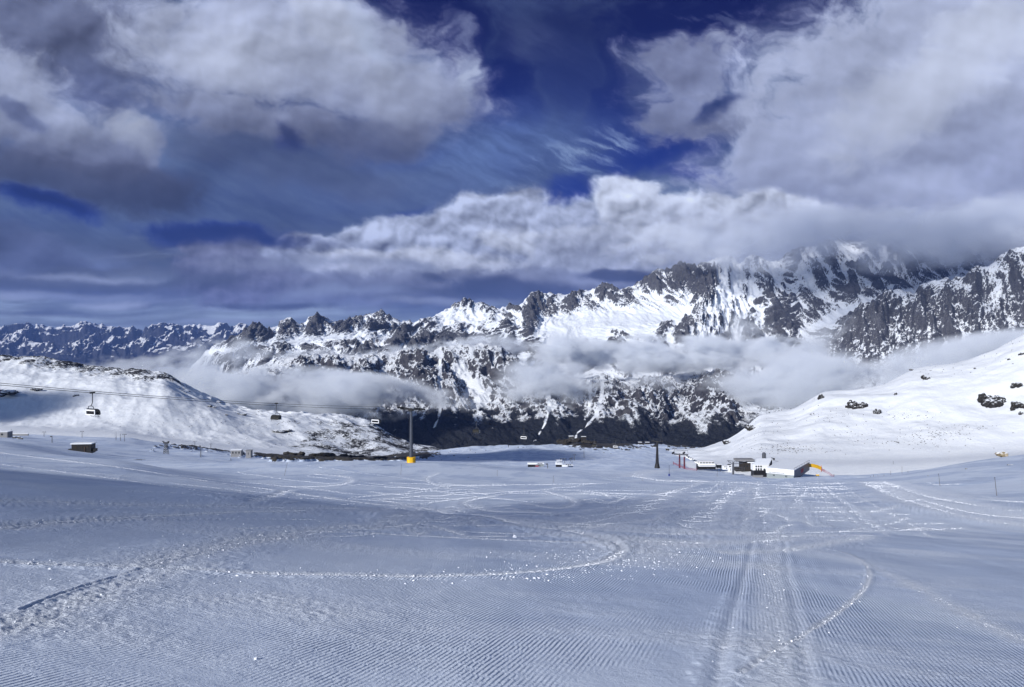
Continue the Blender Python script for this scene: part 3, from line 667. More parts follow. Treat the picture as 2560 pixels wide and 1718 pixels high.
# thin veil, torn open where the blue shows
gaps = [(960, 30, 210, 90, 25, 1), (1120, 190, 90, 190, -18, 1), (1020, 110, 60, 60, 0, 1), (1620, 60, 290, 125, 0, 1), (1800, 30, 150, 60, 0, .8), (1390, 230, 75, 170, 8, .85), (1300, 130, 130, 150, 0, .62), (1470, 345, 170, 60, -16, 1),
        (1270, 455, 110, 32, -20, .95), (1610, 392, 110, 30, 6, 1), (500, 545, 260, 33, 4, 1), (400, 555, 130, 36, 8, 1), (70, 470, 110, 28, 14, 1), (680, 325, 34, 52, -14, .8), (210, 205, 80, 26, 35, .55), (930, 480, 70, 12, -15, .6), (900, 350, 140, 34, 5, .3), (1180, 300, 60, 80, 0, .3)]
gap = 0
for g in gaps: gap = np.maximum(gap, g[5] * bl(*g[:5], lo=.35, hi=1.35, fray=.8))
veil = np.clip(.90 + .35 * haz + .20 * wisp, 0, 1) * (1 - gap) * (1 - .38 * sst(960, 1080, xx) * sst(1760, 1600, xx) * sst(460, 300, yy + 60 * soft))
img = lay(img, veil, A3(.082, .122, .250) * (1 + .45 * haz + .35 * soft + .18 * wisp)[..., None])
# blue middle with brighter milk around 1150,350 and fans of wisps
img = lay(img, .75 * bl(1130, 350, 300, 110, -8, lo=0, hi=1.3) , A3(.118, .185, .40) * (1 + .4 * wisp)[..., None])
img = lay(img, .45 * bl(850, 440, 350, 60, 4, lo=0, hi=1.3), A3(.10, .145, .33))
img = lay(img, bl(1345, 350, 150, 62, -22, lo=.1, hi=1.3) * sst(-.12, .35, wisp) * .85, A3(.20, .27, .46))
img = lay(img, bl(1300, 420, 170, 30, -8, lo=.1, hi=1.3) * sst(-.1, .3, wisp) * .6, A3(.16, .23, .43))
img = lay(img, bl(1200, 90, 120, 50, 0, lo=0, hi=1.3) * .35 * (1 + wisp), A3(.10, .13, .27))
img = lay(img, bl(1700, 90, 200, 26, 30, lo=.1, hi=1.3) * sst(-.1, .3, wisp + .5 * edge) * .5, A3(.13, .16, .31))
# low left: slate bars over blue-grey haze
lowl = sst(500, 610, yy - 30 * haz + .05 * np.abs(xx - 300)) * sst(1250, 500, xx) + sst(590, 650, yy - 20 * haz) * sst(1000, 1200, xx)
img = lay(img, lowl * np.clip(.85 + .5 * strk, 0, 1), A3(.085, .102, .158) * (1 + .55 * strk + .3 * soft)[..., None])
img = lay(img, lowl * sst(.08, .32, strk) * .5 * sst(1100, 700, xx), A3(.15, .19, .31))
hz = sst(650, 735, yy) * sst(1700, 800, xx)
img = lay(img, hz * np.clip(.72 + .4 * strk, 0, 1), A3(.125, .152, .220) * (1 + .7 * strk)[..., None])
rb_ = random.Random(4)
def bars(img):
    for k in range(26):
        cx, cy = rb_.uniform(-60, 1000), rb_.uniform(600, 742)
        f = (742 - cy) / 142
        c = rb_.choice([A3(.13, .15, .25), A3(.17, .19, .30), A3(.05, .058, .11), A3(.06, .07, .115), A3(.10, .12, .19)])
        img = lay(img, bl(cx, cy, rb_.uniform(70, 260), rb_.uniform(4, 9) + 12 * f, rb_.uniform(-2, 3), lo=.1, hi=1.25, fray=.9) * rb_.uniform(.5, .95), c)
    return img
def cloud(img, shp, top, bot, ytop, ybot, dens=1.0, relief=1.0, rim=(.05, .55), fray=.5, curl=.35):
    """one bank: lit from above and the left, darker towards its belly, frayed at the rim"""
    m = 0
    for s in shp: m = np.maximum(m, bl(*s[:5], lo=.25, hi=1.25, fray=fray))
    a = sst(rim[0], rim[1], m) * dens
    t = sst(ytop, ybot, syy + 60 * soft * per)[..., None]
    c = np.asarray(top) * (1 - t) + np.asarray(bot) * t
    lit = (soft - soft_l) * 1.1 + (cum_l - cum) * .9 * curl
    thin = sst(1.0, .35, m) * .12                     # thin rims glow a little
    c = c * np.clip(1 + relief * lit + .16 * haz + thin, .55, 1.6)[..., None]
    return lay(img, a, c)
LT, MD, SL, DK, BR = A3(.265, .29, .435), A3(.165, .185, .315), A3(.085, .105, .215), A3(.045, .054, .108), A3(.37, .395, .53)
# upper left bank
img = cloud(img, [(300, 80, 620, 150, 10), (120, 150, 420, 110, 18)], MD * .85, SL * 1.35, 40, 300, .85, .8, (.02, 1.0))
img = cloud(img, [(640, 110, 420, 170, 6), (900, 200, 250, 130, 16), (560, 260, 300, 70, 10)], LT, MD * .9, 80, 330, .95, .7, (.02, .8))
img = cloud(img, [(620, 130, 300, 100, 12), (900, 200, 140, 80, 24), (760, 60, 120, 60, 30)], BR * .88, LT * .9, 20, 280, .6, .5, (.0, 1.1))
img = cloud(img, [(830, 310, 190, 60, -4)], MD * .9, MD * .7, 280, 380, .7, .5, (.0, 1.1))
img = lay(img, bl(840, 75, 110, 22, 48, lo=0, hi=1.3) * .4, A3(.30, .35, .52))
img = lay(img, bl(1035, 150, 22, 90, -14, lo=0, hi=1.3, fray=.9) * .55, A3(.32, .36, .52))
img = lay(img, bl(1010, 60, 60, 14, 50, lo=0, hi=1.3, fray=1.0) * .4, A3(.18, .21, .37))
# left cloud with its grey belly
img = cloud(img, [(20, 240, 260, 130, 22), (180, 330, 260, 100, 18), (320, 330, 70, 66, 0)], LT * .95, MD * .8, 200, 390, .93, .8, (.02, .75))
img = cloud(img, [(160, 415, 330, 74, 12), (360, 440, 180, 56, 8)], MD * .60, DK * 1.15, 350, 470, .85, .5, (.0, .9))
img = cloud(img, [(50, 258, 80, 34, 20)], SL * 1.2, SL * 1.2, 350, 470, .7, .5, (.0, 1.))
img = lay(img, bl(300, 310, 90, 46, 40, lo=0, hi=1.25) * .75, BR * .86)
img = lay(img, bl(30, 165, 120, 36, 32, lo=0, hi=1.25) * .6, LT * 1.1)
img = cloud(img, [(520, 340, 260, 80, 6), (760, 400, 260, 60, 4)], A3(.12, .14, .235), A3(.085, .105, .20), 280, 380, .5, .5, (.0, 1.0))
img = lay(img, bl(690, 325, 26, 50, -14, lo=.1, hi=1.2) * .7, A3(.02, .035, .15))
# cumulus row above the mountains
img = cloud(img, [(0, 565, 300, 60, 14), (200, 640, 330, 50, 4)], SL * 1.0, DK * 1.35, 520, 680, .85, .8, (.0, .8))
img = lay(img, bl(170, 585, 90, 22, 26, lo=.1, hi=1.2, fray=.8) * .5, A3(.13, .17, .33))
img = cloud(img, [(900, 640, 560, 76, -2), (1330, 640, 330, 70, 0)], A3(.110, .118, .20) * 1.0, A3(.080, .090, .17), 610, 720, .95, 1.1, (.02, .8))
img = cloud(img, [(520, 615, 160, 74, 0), (440, 570, 50, 34, 0), (560, 570, 60, 40, 0)], A3(.135, .145, .25), A3(.075, .078, .150), 550, 680, .92, .9, (.08, .5), curl=.9)
img = cloud(img, [(740, 600, 150, 60, 0), (930, 560, 220, 86, -8), (1110, 530, 190, 84, 0), (1260, 550, 180, 86, 0), (700, 575, 80, 40, 0)], A3(.24, .265, .395), A3(.085, .098, .185), 520, 655, .97, 1.2, (.1, .45), fray=.4, curl=1.1)
img = cloud(img, [(900, 640, 330, 44, -2), (1300, 620, 160, 40, 0)], A3(.16, .175, .275), A3(.10, .11, .19), 600, 690, .8, .9, (.0, .9))
img = cloud(img, [(960, 600, 280, 34, -2), (760, 610, 110, 34, 0), (1230, 560, 130, 34, 10)], A3(.37, .39, .51), A3(.25, .27, .39), 560, 640, .8, .9, (.0, .95), fray=.8, curl=.9)
img = bars(img)
img = img * (1 + .55 * sst(540, 700, yy) * sst(1500, 900, xx))[..., None]
# right bank
img = cloud(img, [(1580, 175, 170, 82, -10), (1510, 250, 80, 66, 0), (1640, 275, 180, 44, -10)], MD * 1.2, MD * .9, 110, 320, .9, .7, (.0, .8), fray=.8)
img = cloud(img, [(2150, 250, 520, 320, 0), (1900, 400, 360, 150, 0), (2200, 40, 300, 150, 0), (2000, 560, 700, 130, 0), (1760, 320, 170, 70, -20), (1500, 600, 260, 60, 0)], LT * 1.05, MD * 1.12, 100, 640, .98, .42, (.02, .7), curl=.3)
img = cloud(img, [(2130, 200, 330, 110, -28), (2320, 60, 220, 90, 0)], BR * 1.0, BR * .85, 60, 360, .8, .3, (.0, 1.1), curl=.2)
img = cloud(img, [(1440, 480, 120, 72, 0), (1570, 520, 190, 70, 0), (1720, 500, 220, 70, 0), (1340, 560, 160, 50, 0), (1520, 570, 300, 46, 0)], BR * .92, LT * .85, 440, 620, .95, 1.0, (.08, .5), fray=.35, curl=.9)
img = cloud(img, [(1470, 455, 70, 34, -10), (1530, 545, 130, 26, 0)], BR * 1.25, BR, 400, 620, .7, .8, (.0, 1.0), curl=.8)
img = cloud(img, [(1900, 500, 300, 50, -4), (2080, 420, 230, 50, 0)], LT * 1.15, LT * 1.0, 400, 560, .5, .4, (.0, 1.1), curl=.3)
img = cloud(img, [(2250, 540, 460, 60, -4)], MD * .95, MD * .75, 480, 600, .85, .4, (.0, 1.0), curl=.2)
img = cloud(img, [(1170, 655, 190, 34, 0), (1440, 622, 130, 18, 4)], A3(.048, .060, .140), A3(.055, .072, .165), 600, 700, .8, .3, (.0, .9))
img = lay(img, bl(1640, 240, 90, 22, -14, lo=.1, hi=1.2, fray=.8) * .8, A3(.022, .045, .19))
# keep the long clear slot on the left open
img = lay(img, bl(500, 543, 230, 26, 4, lo=.35, hi=1.25, fray=.7) * .95 * (1 - bl(520, 600, 150, 50, 0)), A3(.0095, .028, .20))
img = lay(img, bl(60, 468, 95, 24, 16, lo=.2, hi=1.2, fray=.7) * .9, A3(.008, .025, .18))
gs = sst(.05, .2, img[..., :1])
img = img * (1 - gs) + img * A3(1.14, 1.17, 1.08) * gs
lum = img.mean(-1, keepdims=True)
img = img * np.clip((lum / .24), .12, 2)**.45 * 1.02
img = np.clip(img - A3(.001, .003, .006), .0015, 1)
R0 = 120000.0
D = np.stack([(Ug - CX) / F, np.ones_like(Ug), (CY - Vg) / F], -1); D /= np.linalg.norm(D, axis=-1, keepdims=True)
n = N('sky_light'); em = n.n('Emission'); a_ = n.attr('sky'); n.t.links.new(a_.outputs['Color'], em.inputs[0]); em.inputs[1].default_value = 1.0
n.t.links.new(em.outputs[0], n.out.inputs[0])
n.m.cycles.emission_sampling = 'NONE'
o = grid_mesh('sky', D * R0, n.m, {'sky': img}); tag(o, kind='structure')
# ------------------------------------------------------------------ cloud banks lying in the valley and on the summits, and the air
def fog_mat(name, dens, scale=(1 / 700., 1 / 700., 1 / 260.), col=(.92, .95, 1.0, 1), thr=(.85, 1.35), aniso=-.15, seed=0, rad=1.9, fine=1.4, big=3.0):
    m = bpy.data.materials.new(name); m.use_nodes = True; t = m.node_tree; t.nodes.clear()
    out = t.nodes.new('ShaderNodeOutputMaterial'); pv = t.nodes.new('ShaderNodeVolumePrincipled')
    pv.inputs['Color'].default_value = col; pv.inputs['Anisotropy'].default_value = aniso
    tc = t.nodes.new('ShaderNodeTexCoord'); mp = t.nodes.new('ShaderNodeMapping'); mp.inputs['Scale'].default_value = scale; mp.inputs['Location'].default_value = (seed * 7.7, seed * 3.1, 0)
    t.links.new(tc.outputs['Object'], mp.inputs[0])
    nz = t.nodes.new('ShaderNodeTexNoise'); nz.inputs['Scale'].default_value = 1.0; nz.inputs['Detail'].default_value = 6.0; nz.inputs['Roughness'].default_value = .55
    t.links.new(mp.outputs[0], nz.inputs['Vector'])
    # distance from the middle, 0..1 at the hull (Generated runs 0..1 over the bounding box)
    sb = t.nodes.new('ShaderNodeVectorMath'); sb.operation = 'SUBTRACT'; sb.inputs[1].default_value = (.5, .5, .5); t.links.new(tc.outputs['Generated'], sb.inputs[0])
    ln = t.nodes.new('ShaderNodeVectorMath'); ln.operation = 'LENGTH'; t.links.new(sb.outputs[0], ln.inputs[0])
    a = t.nodes.new('ShaderNodeMath'); a.operation = 'MULTIPLY_ADD'; t.links.new(ln.outputs['Value'], a.inputs[0]); a.inputs[1].default_value = -rad
    b = t.nodes.new('ShaderNodeMath'); b.operation = 'MULTIPLY'; t.links.new(nz.outputs[0], b.inputs[0]); b.inputs[1].default_value = big
    n2 = t.nodes.new('ShaderNodeTexNoise'); n2.inputs['Scale'].default_value = 3.7; n2.inputs['Detail'].default_value = 5.0; n2.inputs['Roughness'].default_value = .6; t.links.new(mp.outputs[0], n2.inputs['Vector'])
    b2 = t.nodes.new('ShaderNodeMath'); b2.operation = 'MULTIPLY_ADD'; t.links.new(n2.outputs[0], b2.inputs[0]); b2.inputs[1].default_value = fine; b2.inputs[2].default_value = -.5 * fine
    b3 = t.nodes.new('ShaderNodeMath'); b3.operation = 'ADD'; t.links.new(b.outputs[0], b3.inputs[0]); t.links.new(b2.outputs[0], b3.inputs[1]); t.links.new(b3.outputs[0], a.inputs[2])
    r = t.nodes.new('ShaderNodeMapRange'); r.interpolation_type = 'SMOOTHSTEP'; t.links.new(a.outputs[0], r.inputs[0])
    r.inputs[1].default_value = thr[0]; r.inputs[2].default_value = thr[1]; r.inputs[3].default_value = 0; r.inputs[4].default_value = dens
    # nothing at the very hull
    e = t.nodes.new('ShaderNodeMapRange'); t.links.new(ln.outputs['Value'], e.inputs[0]); e.inputs[1].default_value = .49; e.inputs[2].default_value = .36; e.inputs[3].default_value = 0; e.inputs[4].default_value = 1
    mu = t.nodes.new('ShaderNodeMath'); mu.operation = 'MULTIPLY'; t.links.new(r.outputs[0], mu.inputs[0]); t.links.new(e.outputs[0], mu.inputs[1])
    t.links.new(mu.outputs[0], pv.inputs['Density']); t.links.new(pv.outputs[0], out.inputs['Volume'])
    return m
def bank(u0, u1, v0_, v1, Y, dy, dens, seed=0, slant=0.0, thr=(.85, 1.35), col_=None, rad=1.9, fine=1.4, big=3.0, name='cloud_bank', col=(.92, .95, 1.0, 1), zs=1.0):
    c = px((u0 + u1) / 2, (v0_ + v1) / 2, Y)
    rx = (u1 - u0) / 2 / F * Y * 1.25; rz = (v1 - v0_) / 2 / F * Y * 1.35
    bm = bmesh.new(); bmesh.ops.create_icosphere(bm, subdivisions=4, radius=1.0)
    for v in bm.verts:
        v.co = Vector((v.co.x * rx, v.co.y * dy, v.co.z * rz))
    me = bpy.data.meshes.new(name); bm.to_mesh(me); bm.free()
    sc = max(rz, 120.)
    me.materials.append(fog_mat('cloud_' + str(seed), dens, (1 / (sc * 2.2), 1 / (sc * 2.2), 1 / (sc * 1.3)), thr=thr, seed=seed, col=col, rad=rad, fine=fine, big=big))
    o = bpy.data.objects.new(name, me); COL.objects.link(o); o.location = c; o.rotation_euler = (0, slant, 0)
    tag(o, kind='stuff'); return o
BANKS = [
    # u0, u1, v0, v1, Y, depth, density, seed, slant, threshold
    (330, 1130, 925, 1035, 4300, 600, .013, 1, 0.05, .55),   # broad bank over the hill and the rocky spur
    (390, 640, 845, 975, 4300, 350, .008, 2, -.3, .58),      # puff rising at its end
    (180, 440, 890, 960, 4100, 300, .006, 3, 0, .60),
    (560, 1000, 872, 905, 6500, 200, .005, 14, .0, .60),
    (840, 1360, 842, 900, 6700, 260, .008, 4, -.04, .60),     # thin band under the small peaks
    (1250, 1780, 838, 925, 6050, 350, .017, 5, 0.04, .48),    # main belt, in overlapping pieces
    (1560, 2060, 840, 930, 6000, 350, .015, 15, -0.02, .52),
    (1230, 1560, 905, 1035, 5200, 350, .010, 6, .05, .56),
    (1420, 1800, 915, 1000, 5300, 300, .0028, 16, .1, .66),
    (1780, 2340, 880, 1035, 5000, 500, .011, 7, -.10, .55),
    (2120, 2800, 840, 960, 4700, 450, .009, 8, -.16, .60),
    (1930, 2180, 800, 885, 6500, 250, .003, 9, -.35, .66),
    (1800, 1960, 790, 870, 7300, 250, .003, 10, 0.2, .70),
]
for b in BANKS:
    o = bank(b[0], b[1], b[2], b[3], b[4], b[5], b[6], b[7], b[8], thr=(b[9] + .62, b[9] + 1.25), rad=2.5, fine=2.3, big=4.3)
# cloud sitting on the summits to the right
for b in [(1560, 2380, 520, 672, 8300, 700, .0030, 21, .0), (1900, 2800, 500, 664, 8000, 800, .0034, 22, -.04), (2350, 3500, 430, 640, 8000, 800, .0034, 24, -.1), (1480, 1860, 590, 684, 9200, 300, .0016, 23, 0)]:
    o = bank(*b, col=(.84, .88, .97, 1), thr=(.45, 1.45), rad=2.3, fine=2.4)
# clouds overhead, out of the picture, added for the shadows they cast on the snow
def overhead(P, t, rx, ry, rz, dens, seed, rad=1.6):
    c = Vector(P) + sun_dir * t; m = bmesh.new(); bmesh.ops.create_icosphere(m, subdivisions=4, radius=1.0)
    for v in m.verts: v.co = Vector((v.co.x * rx, v.co.y * ry, v.co.z * rz))
    me = bpy.data.meshes.new('cloud'); m.to_mesh(me); m.free(); me.materials.append(fog_mat('cloud_%d' % seed, dens, (1 / (rx * .9), 1 / (rx * .9), 1 / (rx * .6)), seed=seed, thr=(.45, 1.0), rad=rad))
    o = bpy.data.objects.new('cloud', me); COL.objects.link(o); o.location = c; o.rotation_euler = (0, 0, math.radians(50)); tag(o, kind='stuff'); return o
overhead((-1080, 1500, -200), 2800, 430, 170, 70, .018, 31)
overhead((-19, 21, -6), 260, 38, 22, 9, .045, 32)  # small unseen cloud, added only to darken the near slope on the left
overhead((-70, 880, -130), 2300, 150, 170, 60, .03, 33)
overhead((4400, 8200, 500), 6500, 2100, 1500, 400, .0007, 34)
# the air
n = N('air'); pv = n.n('VolumePrincipled'); pv.inputs['Color'].default_value = (.24, .40, .95, 1); pv.inputs['Density'].default_value = 1.25e-5; pv.inputs['Anisotropy'].default_value = 0.0
n.t.links.new(pv.outputs[0], n.out.inputs['Volume'])
bm = bmesh.new(); bmesh.ops.create_cube(bm, size=1.0)
for v in bm.verts:
    v.co = Vector(((-26000, 36000)[v.co.x > 0], (-60, 42500)[v.co.y > 0], (-3400, 2750)[v.co.z > 0]))
me = bpy.data.meshes.new('haze'); bm.to_mesh(me); bm.free(); me.materials.append(n.m)
o = bpy.data.objects.new('haze', me); COL.objects.link(o); tag(o, kind='stuff')
# ------------------------------------------------------------------ things
def flat(name, c, rough=.6, metal=0.0, var=.12, sc=2.0, spec=.3):
    n = N(name); P = n.pos(); f = n.noise(P, sc, 5, .65)
    lo = tuple(x * (1 - var) for x in c) + (1,); hi = tuple(min(1, x * (1 + var)) for x in c) + (1,)
    return n.bsdf(n.mix(n.ramp(f, .3, .7), lo, hi), rough, None, metal, spec)
M = dict(
    steel=flat('dark_steel', (.075, .08, .095), .5), mast=flat('grey_mast', (.07, .078, .10), .5, .2), yellow=flat('yellow_padding', (.80, .46, .02), .6), black=flat('black_metal', (.015, .015, .018), .45),
    rope=flat('steel_rope', (.03, .03, .035), .6), white=flat('white_shell', (.80, .81, .83), .4, var=.04), bubble=flat('dark_bubble', (.03, .028, .022), .12, spec=.6), wood=flat('dark_timber', (.030, .025, .022), .8, var=.35, sc=1.2),
    snowcap=flat('roof_snow', (.82, .85, .90), .8, var=.03), red=flat('dark_red_steel', (.10, .02, .035), .5), glass=flat('dark_glass', (.02, .025, .03), .1, spec=.6), blue=flat('blue_siding', (.07, .10, .17), .5),
    wall=flat('pale_wall', (.24, .27, .28), .7, var=.05, sc=.5), concrete=flat('grey_concrete', (.22, .22, .23), .8), stone=flat('grey_stone', (.09, .088, .085), .9, var=.6, sc=.8), tan=flat('tan_stone', (.33, .26, .16), .9, var=.5, sc=.6),
    dstone=flat('dark_stone', (.045, .043, .04), .9, var=.6, sc=.7), net=flat('red_net', (.30, .05, .08), .7), blpad=flat('blue_padding', (.01, .03, .22), .5), pole=flat('marker_pole', (.10, .09, .09), .6), orange=flat('orange_paint', (.7, .22, .02), .6),
    ssnow=flat('crumbled_snow', (.84, .87, .93), .8, var=.04), rust=flat('brown_metal', (.12, .07, .05), .7))
def stone(name, c):
    n = N(name); P = n.pos(); g = n.n('NewGeometry'); sp = n.n('SeparateXYZ', i_0=g.outputs['Normal'])
    cap = n.ramp(n.math('ADD', sp.outputs[2], n.math('MULTIPLY', n.math('SUBTRACT', n.noise(P, .6, 5, .7), .5), 1.1)), .62, .78)
    f = n.noise(P, 1.0, 6, .75)
    return n.bsdf(n.mix(cap, n.mix(n.ramp(f, .3, .7), tuple(x * .4 for x in c) + (1,), tuple(x * 1.6 for x in c) + (1,)), (.82, .85, .9, 1)), .9, n.bump(f, 1.0, .5), 0, .2)
M['bare'] = flat('bare_dark_rock', (.04, .036, .032), .9, var=.6, sc=.5)
M['dstone'] = stone('dark_stone_snowy', (.030, .028, .026)); M['tan'] = stone('tan_stone_snowy', (.30, .24, .15))
class MB:
    def __init__(s): s.bm = bmesh.new()
    def box(s, c, d, rz=0, rx=0, taper=1.0):
        r = bmesh.ops.create_cube(s.bm, size=1.0)['verts']
        R = Matrix.Rotation(rz, 4, 'Z') @ Matrix.Rotation(rx, 4, 'X')
        for v in r:
            k = taper if v.co.z > 0 else 1.0
            v.co = R @ Vector((v.co.x * d[0] * k, v.co.y * d[1] * k, v.co.z * d[2])) + Vector(c)
        return s
    def tube(s, a, b, r0, r1=None, n=10):
        a, b = Vector(a), Vector(b); r1 = r0 if r1 is None else r1
        q = (b - a).to_track_quat('Z', 'Y').to_matrix()
        A = [s.bm.verts.new(a + q @ Vector((math.cos(t) * r0, math.sin(t) * r0, 0))) for t in [2 * math.pi * k / n for k in range(n)]]
        B = [s.bm.verts.new(b + q @ Vector((math.cos(t) * r1, math.sin(t) * r1, 0))) for t in [2 * math.pi * k / n for k in range(n)]]
        for k in range(n): s.bm.faces.new((A[k], A[(k + 1) % n], B[(k + 1) % n], B[k]))
        s.bm.faces.new(A[::-1]); s.bm.faces.new(B); return s
    def path(s, pts, r, n=6):
        for a, b in zip(pts[:-1], pts[1:]): s.tube(a, b, r, r, n)
        return s
    def prism(s, poly, axis, L):
        """poly: list of points (Vector) extruded by vector L"""
        A = [s.bm.verts.new(Vector(p)) for p in poly]; B = [s.bm.verts.new(Vector(p) + Vector(L)) for p in poly]
        m = len(A)
        for k in range(m): s.bm.faces.new((A[k], A[(k + 1) % m], B[(k + 1) % m], B[k]))
        s.bm.faces.new(A[::-1]); s.bm.faces.new(B); return s
    def build(s, name, m, parent=None, bevel=0.0, smooth=False):
        bmesh.ops.recalc_face_normals(s.bm, faces=s.bm.faces)
        if bevel: bmesh.ops.bevel(s.bm, geom=list(s.bm.edges), offset=bevel, segments=2, affect='EDGES', profile=.6)
        me = bpy.data.meshes.new(name); s.bm.to_mesh(me); s.bm.free(); me.materials.append(m)
        if smooth:
            me.polygons.foreach_set('use_smooth', [True] * len(me.polygons))
        o = bpy.data.objects.new(name, me); COL.objects.link(o)
        if parent: o.parent = parent
        return o
def thing(name, label, cat, loc, rz=0, group=None):
    o = bpy.data.objects.new(name, None); COL.objects.link(o); o.location = loc; o.rotation_euler = (0, 0, rz); o.empty_display_size = .5
    return tag(o, label, cat, group)
def dup(root, loc, rz, label=None, scale=None):
    r = root.copy(); COL.objects.link(r); r.location = loc; r.rotation_euler = (0, 0, rz)
    if scale: r.scale = scale
    if label: r['label'] = label
    for ch in list(root.children):
        c = ch.copy(); COL.objects.link(c); c.parent = r
        for g in ch.children:
            d = g.copy(); COL.objects.link(d); d.parent = c
    return r
# ---- the chairlift
LD = Vector((.434, .901, 0)); LP = Vector((.901, -.434, 0)); LA = math.atan2(LD.y, LD.x) - math.pi / 2     # local +Y runs down the line
P1 = px(1028, 1156, 240); P2 = px(1643, 1163, 520); ST = px(1752, 1178, 720)
T1 = P1.z + 17.6; T2 = px(1643, 1103, 520).z; T3 = px(1715, 1133, 690).z
T0p = px(-60, 953, 122)
def rope_z(Y):
    k = [(60, T0p.z + 8.2), (122, T0p.z), (240, T1), (520, T2), (700, T3)]
    for (a, za), (b, zb) in zip(k[:-1], k[1:]):
        if Y <= b or b == 700:
            t = (Y - a) / (b - a); sag = {240: 1.2, 520: 3.4, 700: 1.5}.get(b, .3)
            return za + (zb - za) * t - 4 * sag * t * (1 - t)
def line_pt(Y, side=0.0):
    X = P1.x + (Y - 240) * LD.x / LD.y
    p = Vector((X, Y, 0)) + LP * side; p.z = rope_z(Y) - .08 * side * (1 if Y < 240 else max(0, 1 - (Y - 240) / 100)); return p
def pylon(P, top, label, dark, pad):
    h = top - P.z
    t = thing('chairlift_pylon', label, 'lift pylon', P, LA, 'pylons of the chairlift')
    if pad:
        m = MB(); m.tube((0, 0, -1.5), (0, 0, 1.75), 1.42, 1.42, 20)
        p = m.build('foundation_pad', M['yellow'], t, .06)
        m = MB()
        for k in range(8):
            a = k * math.pi / 4 + .3; m.box((math.cos(a) * 1.43, math.sin(a) * 1.43, .5), (.05, .09, 2.3), a)
        m.build('pad_strap', flat('strap', (.45, .2, .01)), p)
    m = MB()
    if pad: m.tube((0, 0, 1.6), (0, 0, 4.0), .66, .60, 20); m.tube((0, 0, 3.98), (0, 0, h - .9), .56, .40, 20)
    else: m.tube((0, 0, -2), (0, 0, 1.0), 2.0, 1.4, 16); m.tube((0, 0, .95), (0, 0, h - .7), 1.22, .52, 16)
    m.build('mast', M['mast'] if not dark else M['black'], t, smooth=False)
    m = MB(); m.box((0, 0, h - .75), (1.3, 1.3, .5)); m.box((0, 0, h - .35), (8.4, .5, .55)); m.build('crossarm', M['black'], t, .04)
    for sx in (-3.2, 3.2):
        m = MB(); m.box((sx, 0, h - .12), (.16, 6.6, .22), 0, math.atan(-.145)); 
        s_ = m.build('sheave_train', M['steel'], t)
        m = MB()
        for k in range(8):
            y = -2.9 + k * .83; z = h - .12 - y * .145
            m.tube((sx - .1, y, z), (sx + .1, y, z), .3, .3, 12)
        m.build('sheave', M['black'], s_)
    m = MB()
    for sx in (-2.6, 2.6): m.path([(sx, -.2, h), (sx, -.2, h + 1.5)], .07)
    m.path([(-2.6, -.2, h + 1.5), (2.6, -.2, h + 1.5)], .07); m.path([(0, -.2, h + 1.5), (0, -.2, h + 2.1)], .05)
    for z in (.55, 1.05): m.path([(-3.9, .5, h - .3 + z), (3.9, .5, h - .3 + z)], .03, 5)
    m.build('lifting_frame', M['steel'], t)
    m = MB()
    for z in np.arange(2.2, h - 1.2, .4): m.box((-.62, -.2, z), (.08, .34, .03))
    m.tube((-.62, -.38, 2.0), (-.62, -.38, h - 1), .025, .025, 5); m.tube((-.62, -.02, 2.0), (-.62, -.02, h - 1), .025, .025, 5)
    m.build('ladder', M['black'], t)
    return t
pylon(P1, T1, 'tall grey chairlift pylon standing in a round yellow safety pad', False, True)
pylon(P2, T2, 'dark tapered chairlift pylon on the plateau short of the station', True, False)
for side, w in ((-3.2, 'far'), (3.2, 'near')):
    m = MB(); pts = []
    for Y in np.concatenate([np.linspace(62, 240, 26), np.linspace(240, 520, 30)[1:], np.linspace(520, 706, 16)[1:]]): pts.append(line_pt(Y, side))
    for a, b in zip(pts[:-1], pts[1:]): m.tube(a, b, .05, .05, 6)
    o = m.build('haul_rope', M['rope']); tag(o, 'taut steel haul rope of the chairlift, %s' % ('the strand farther from the yellow foot pad side' if side < 0 else 'the strand carrying the chairs with white backs toward us'), 'rope', 'haul ropes of the chairlift')
    HR = o
    o['label'] = 'upper of the two parallel haul rope strands crossing the snowy hill' if side < 0 else 'lower of the two parallel haul rope strands crossing the snowy hill'
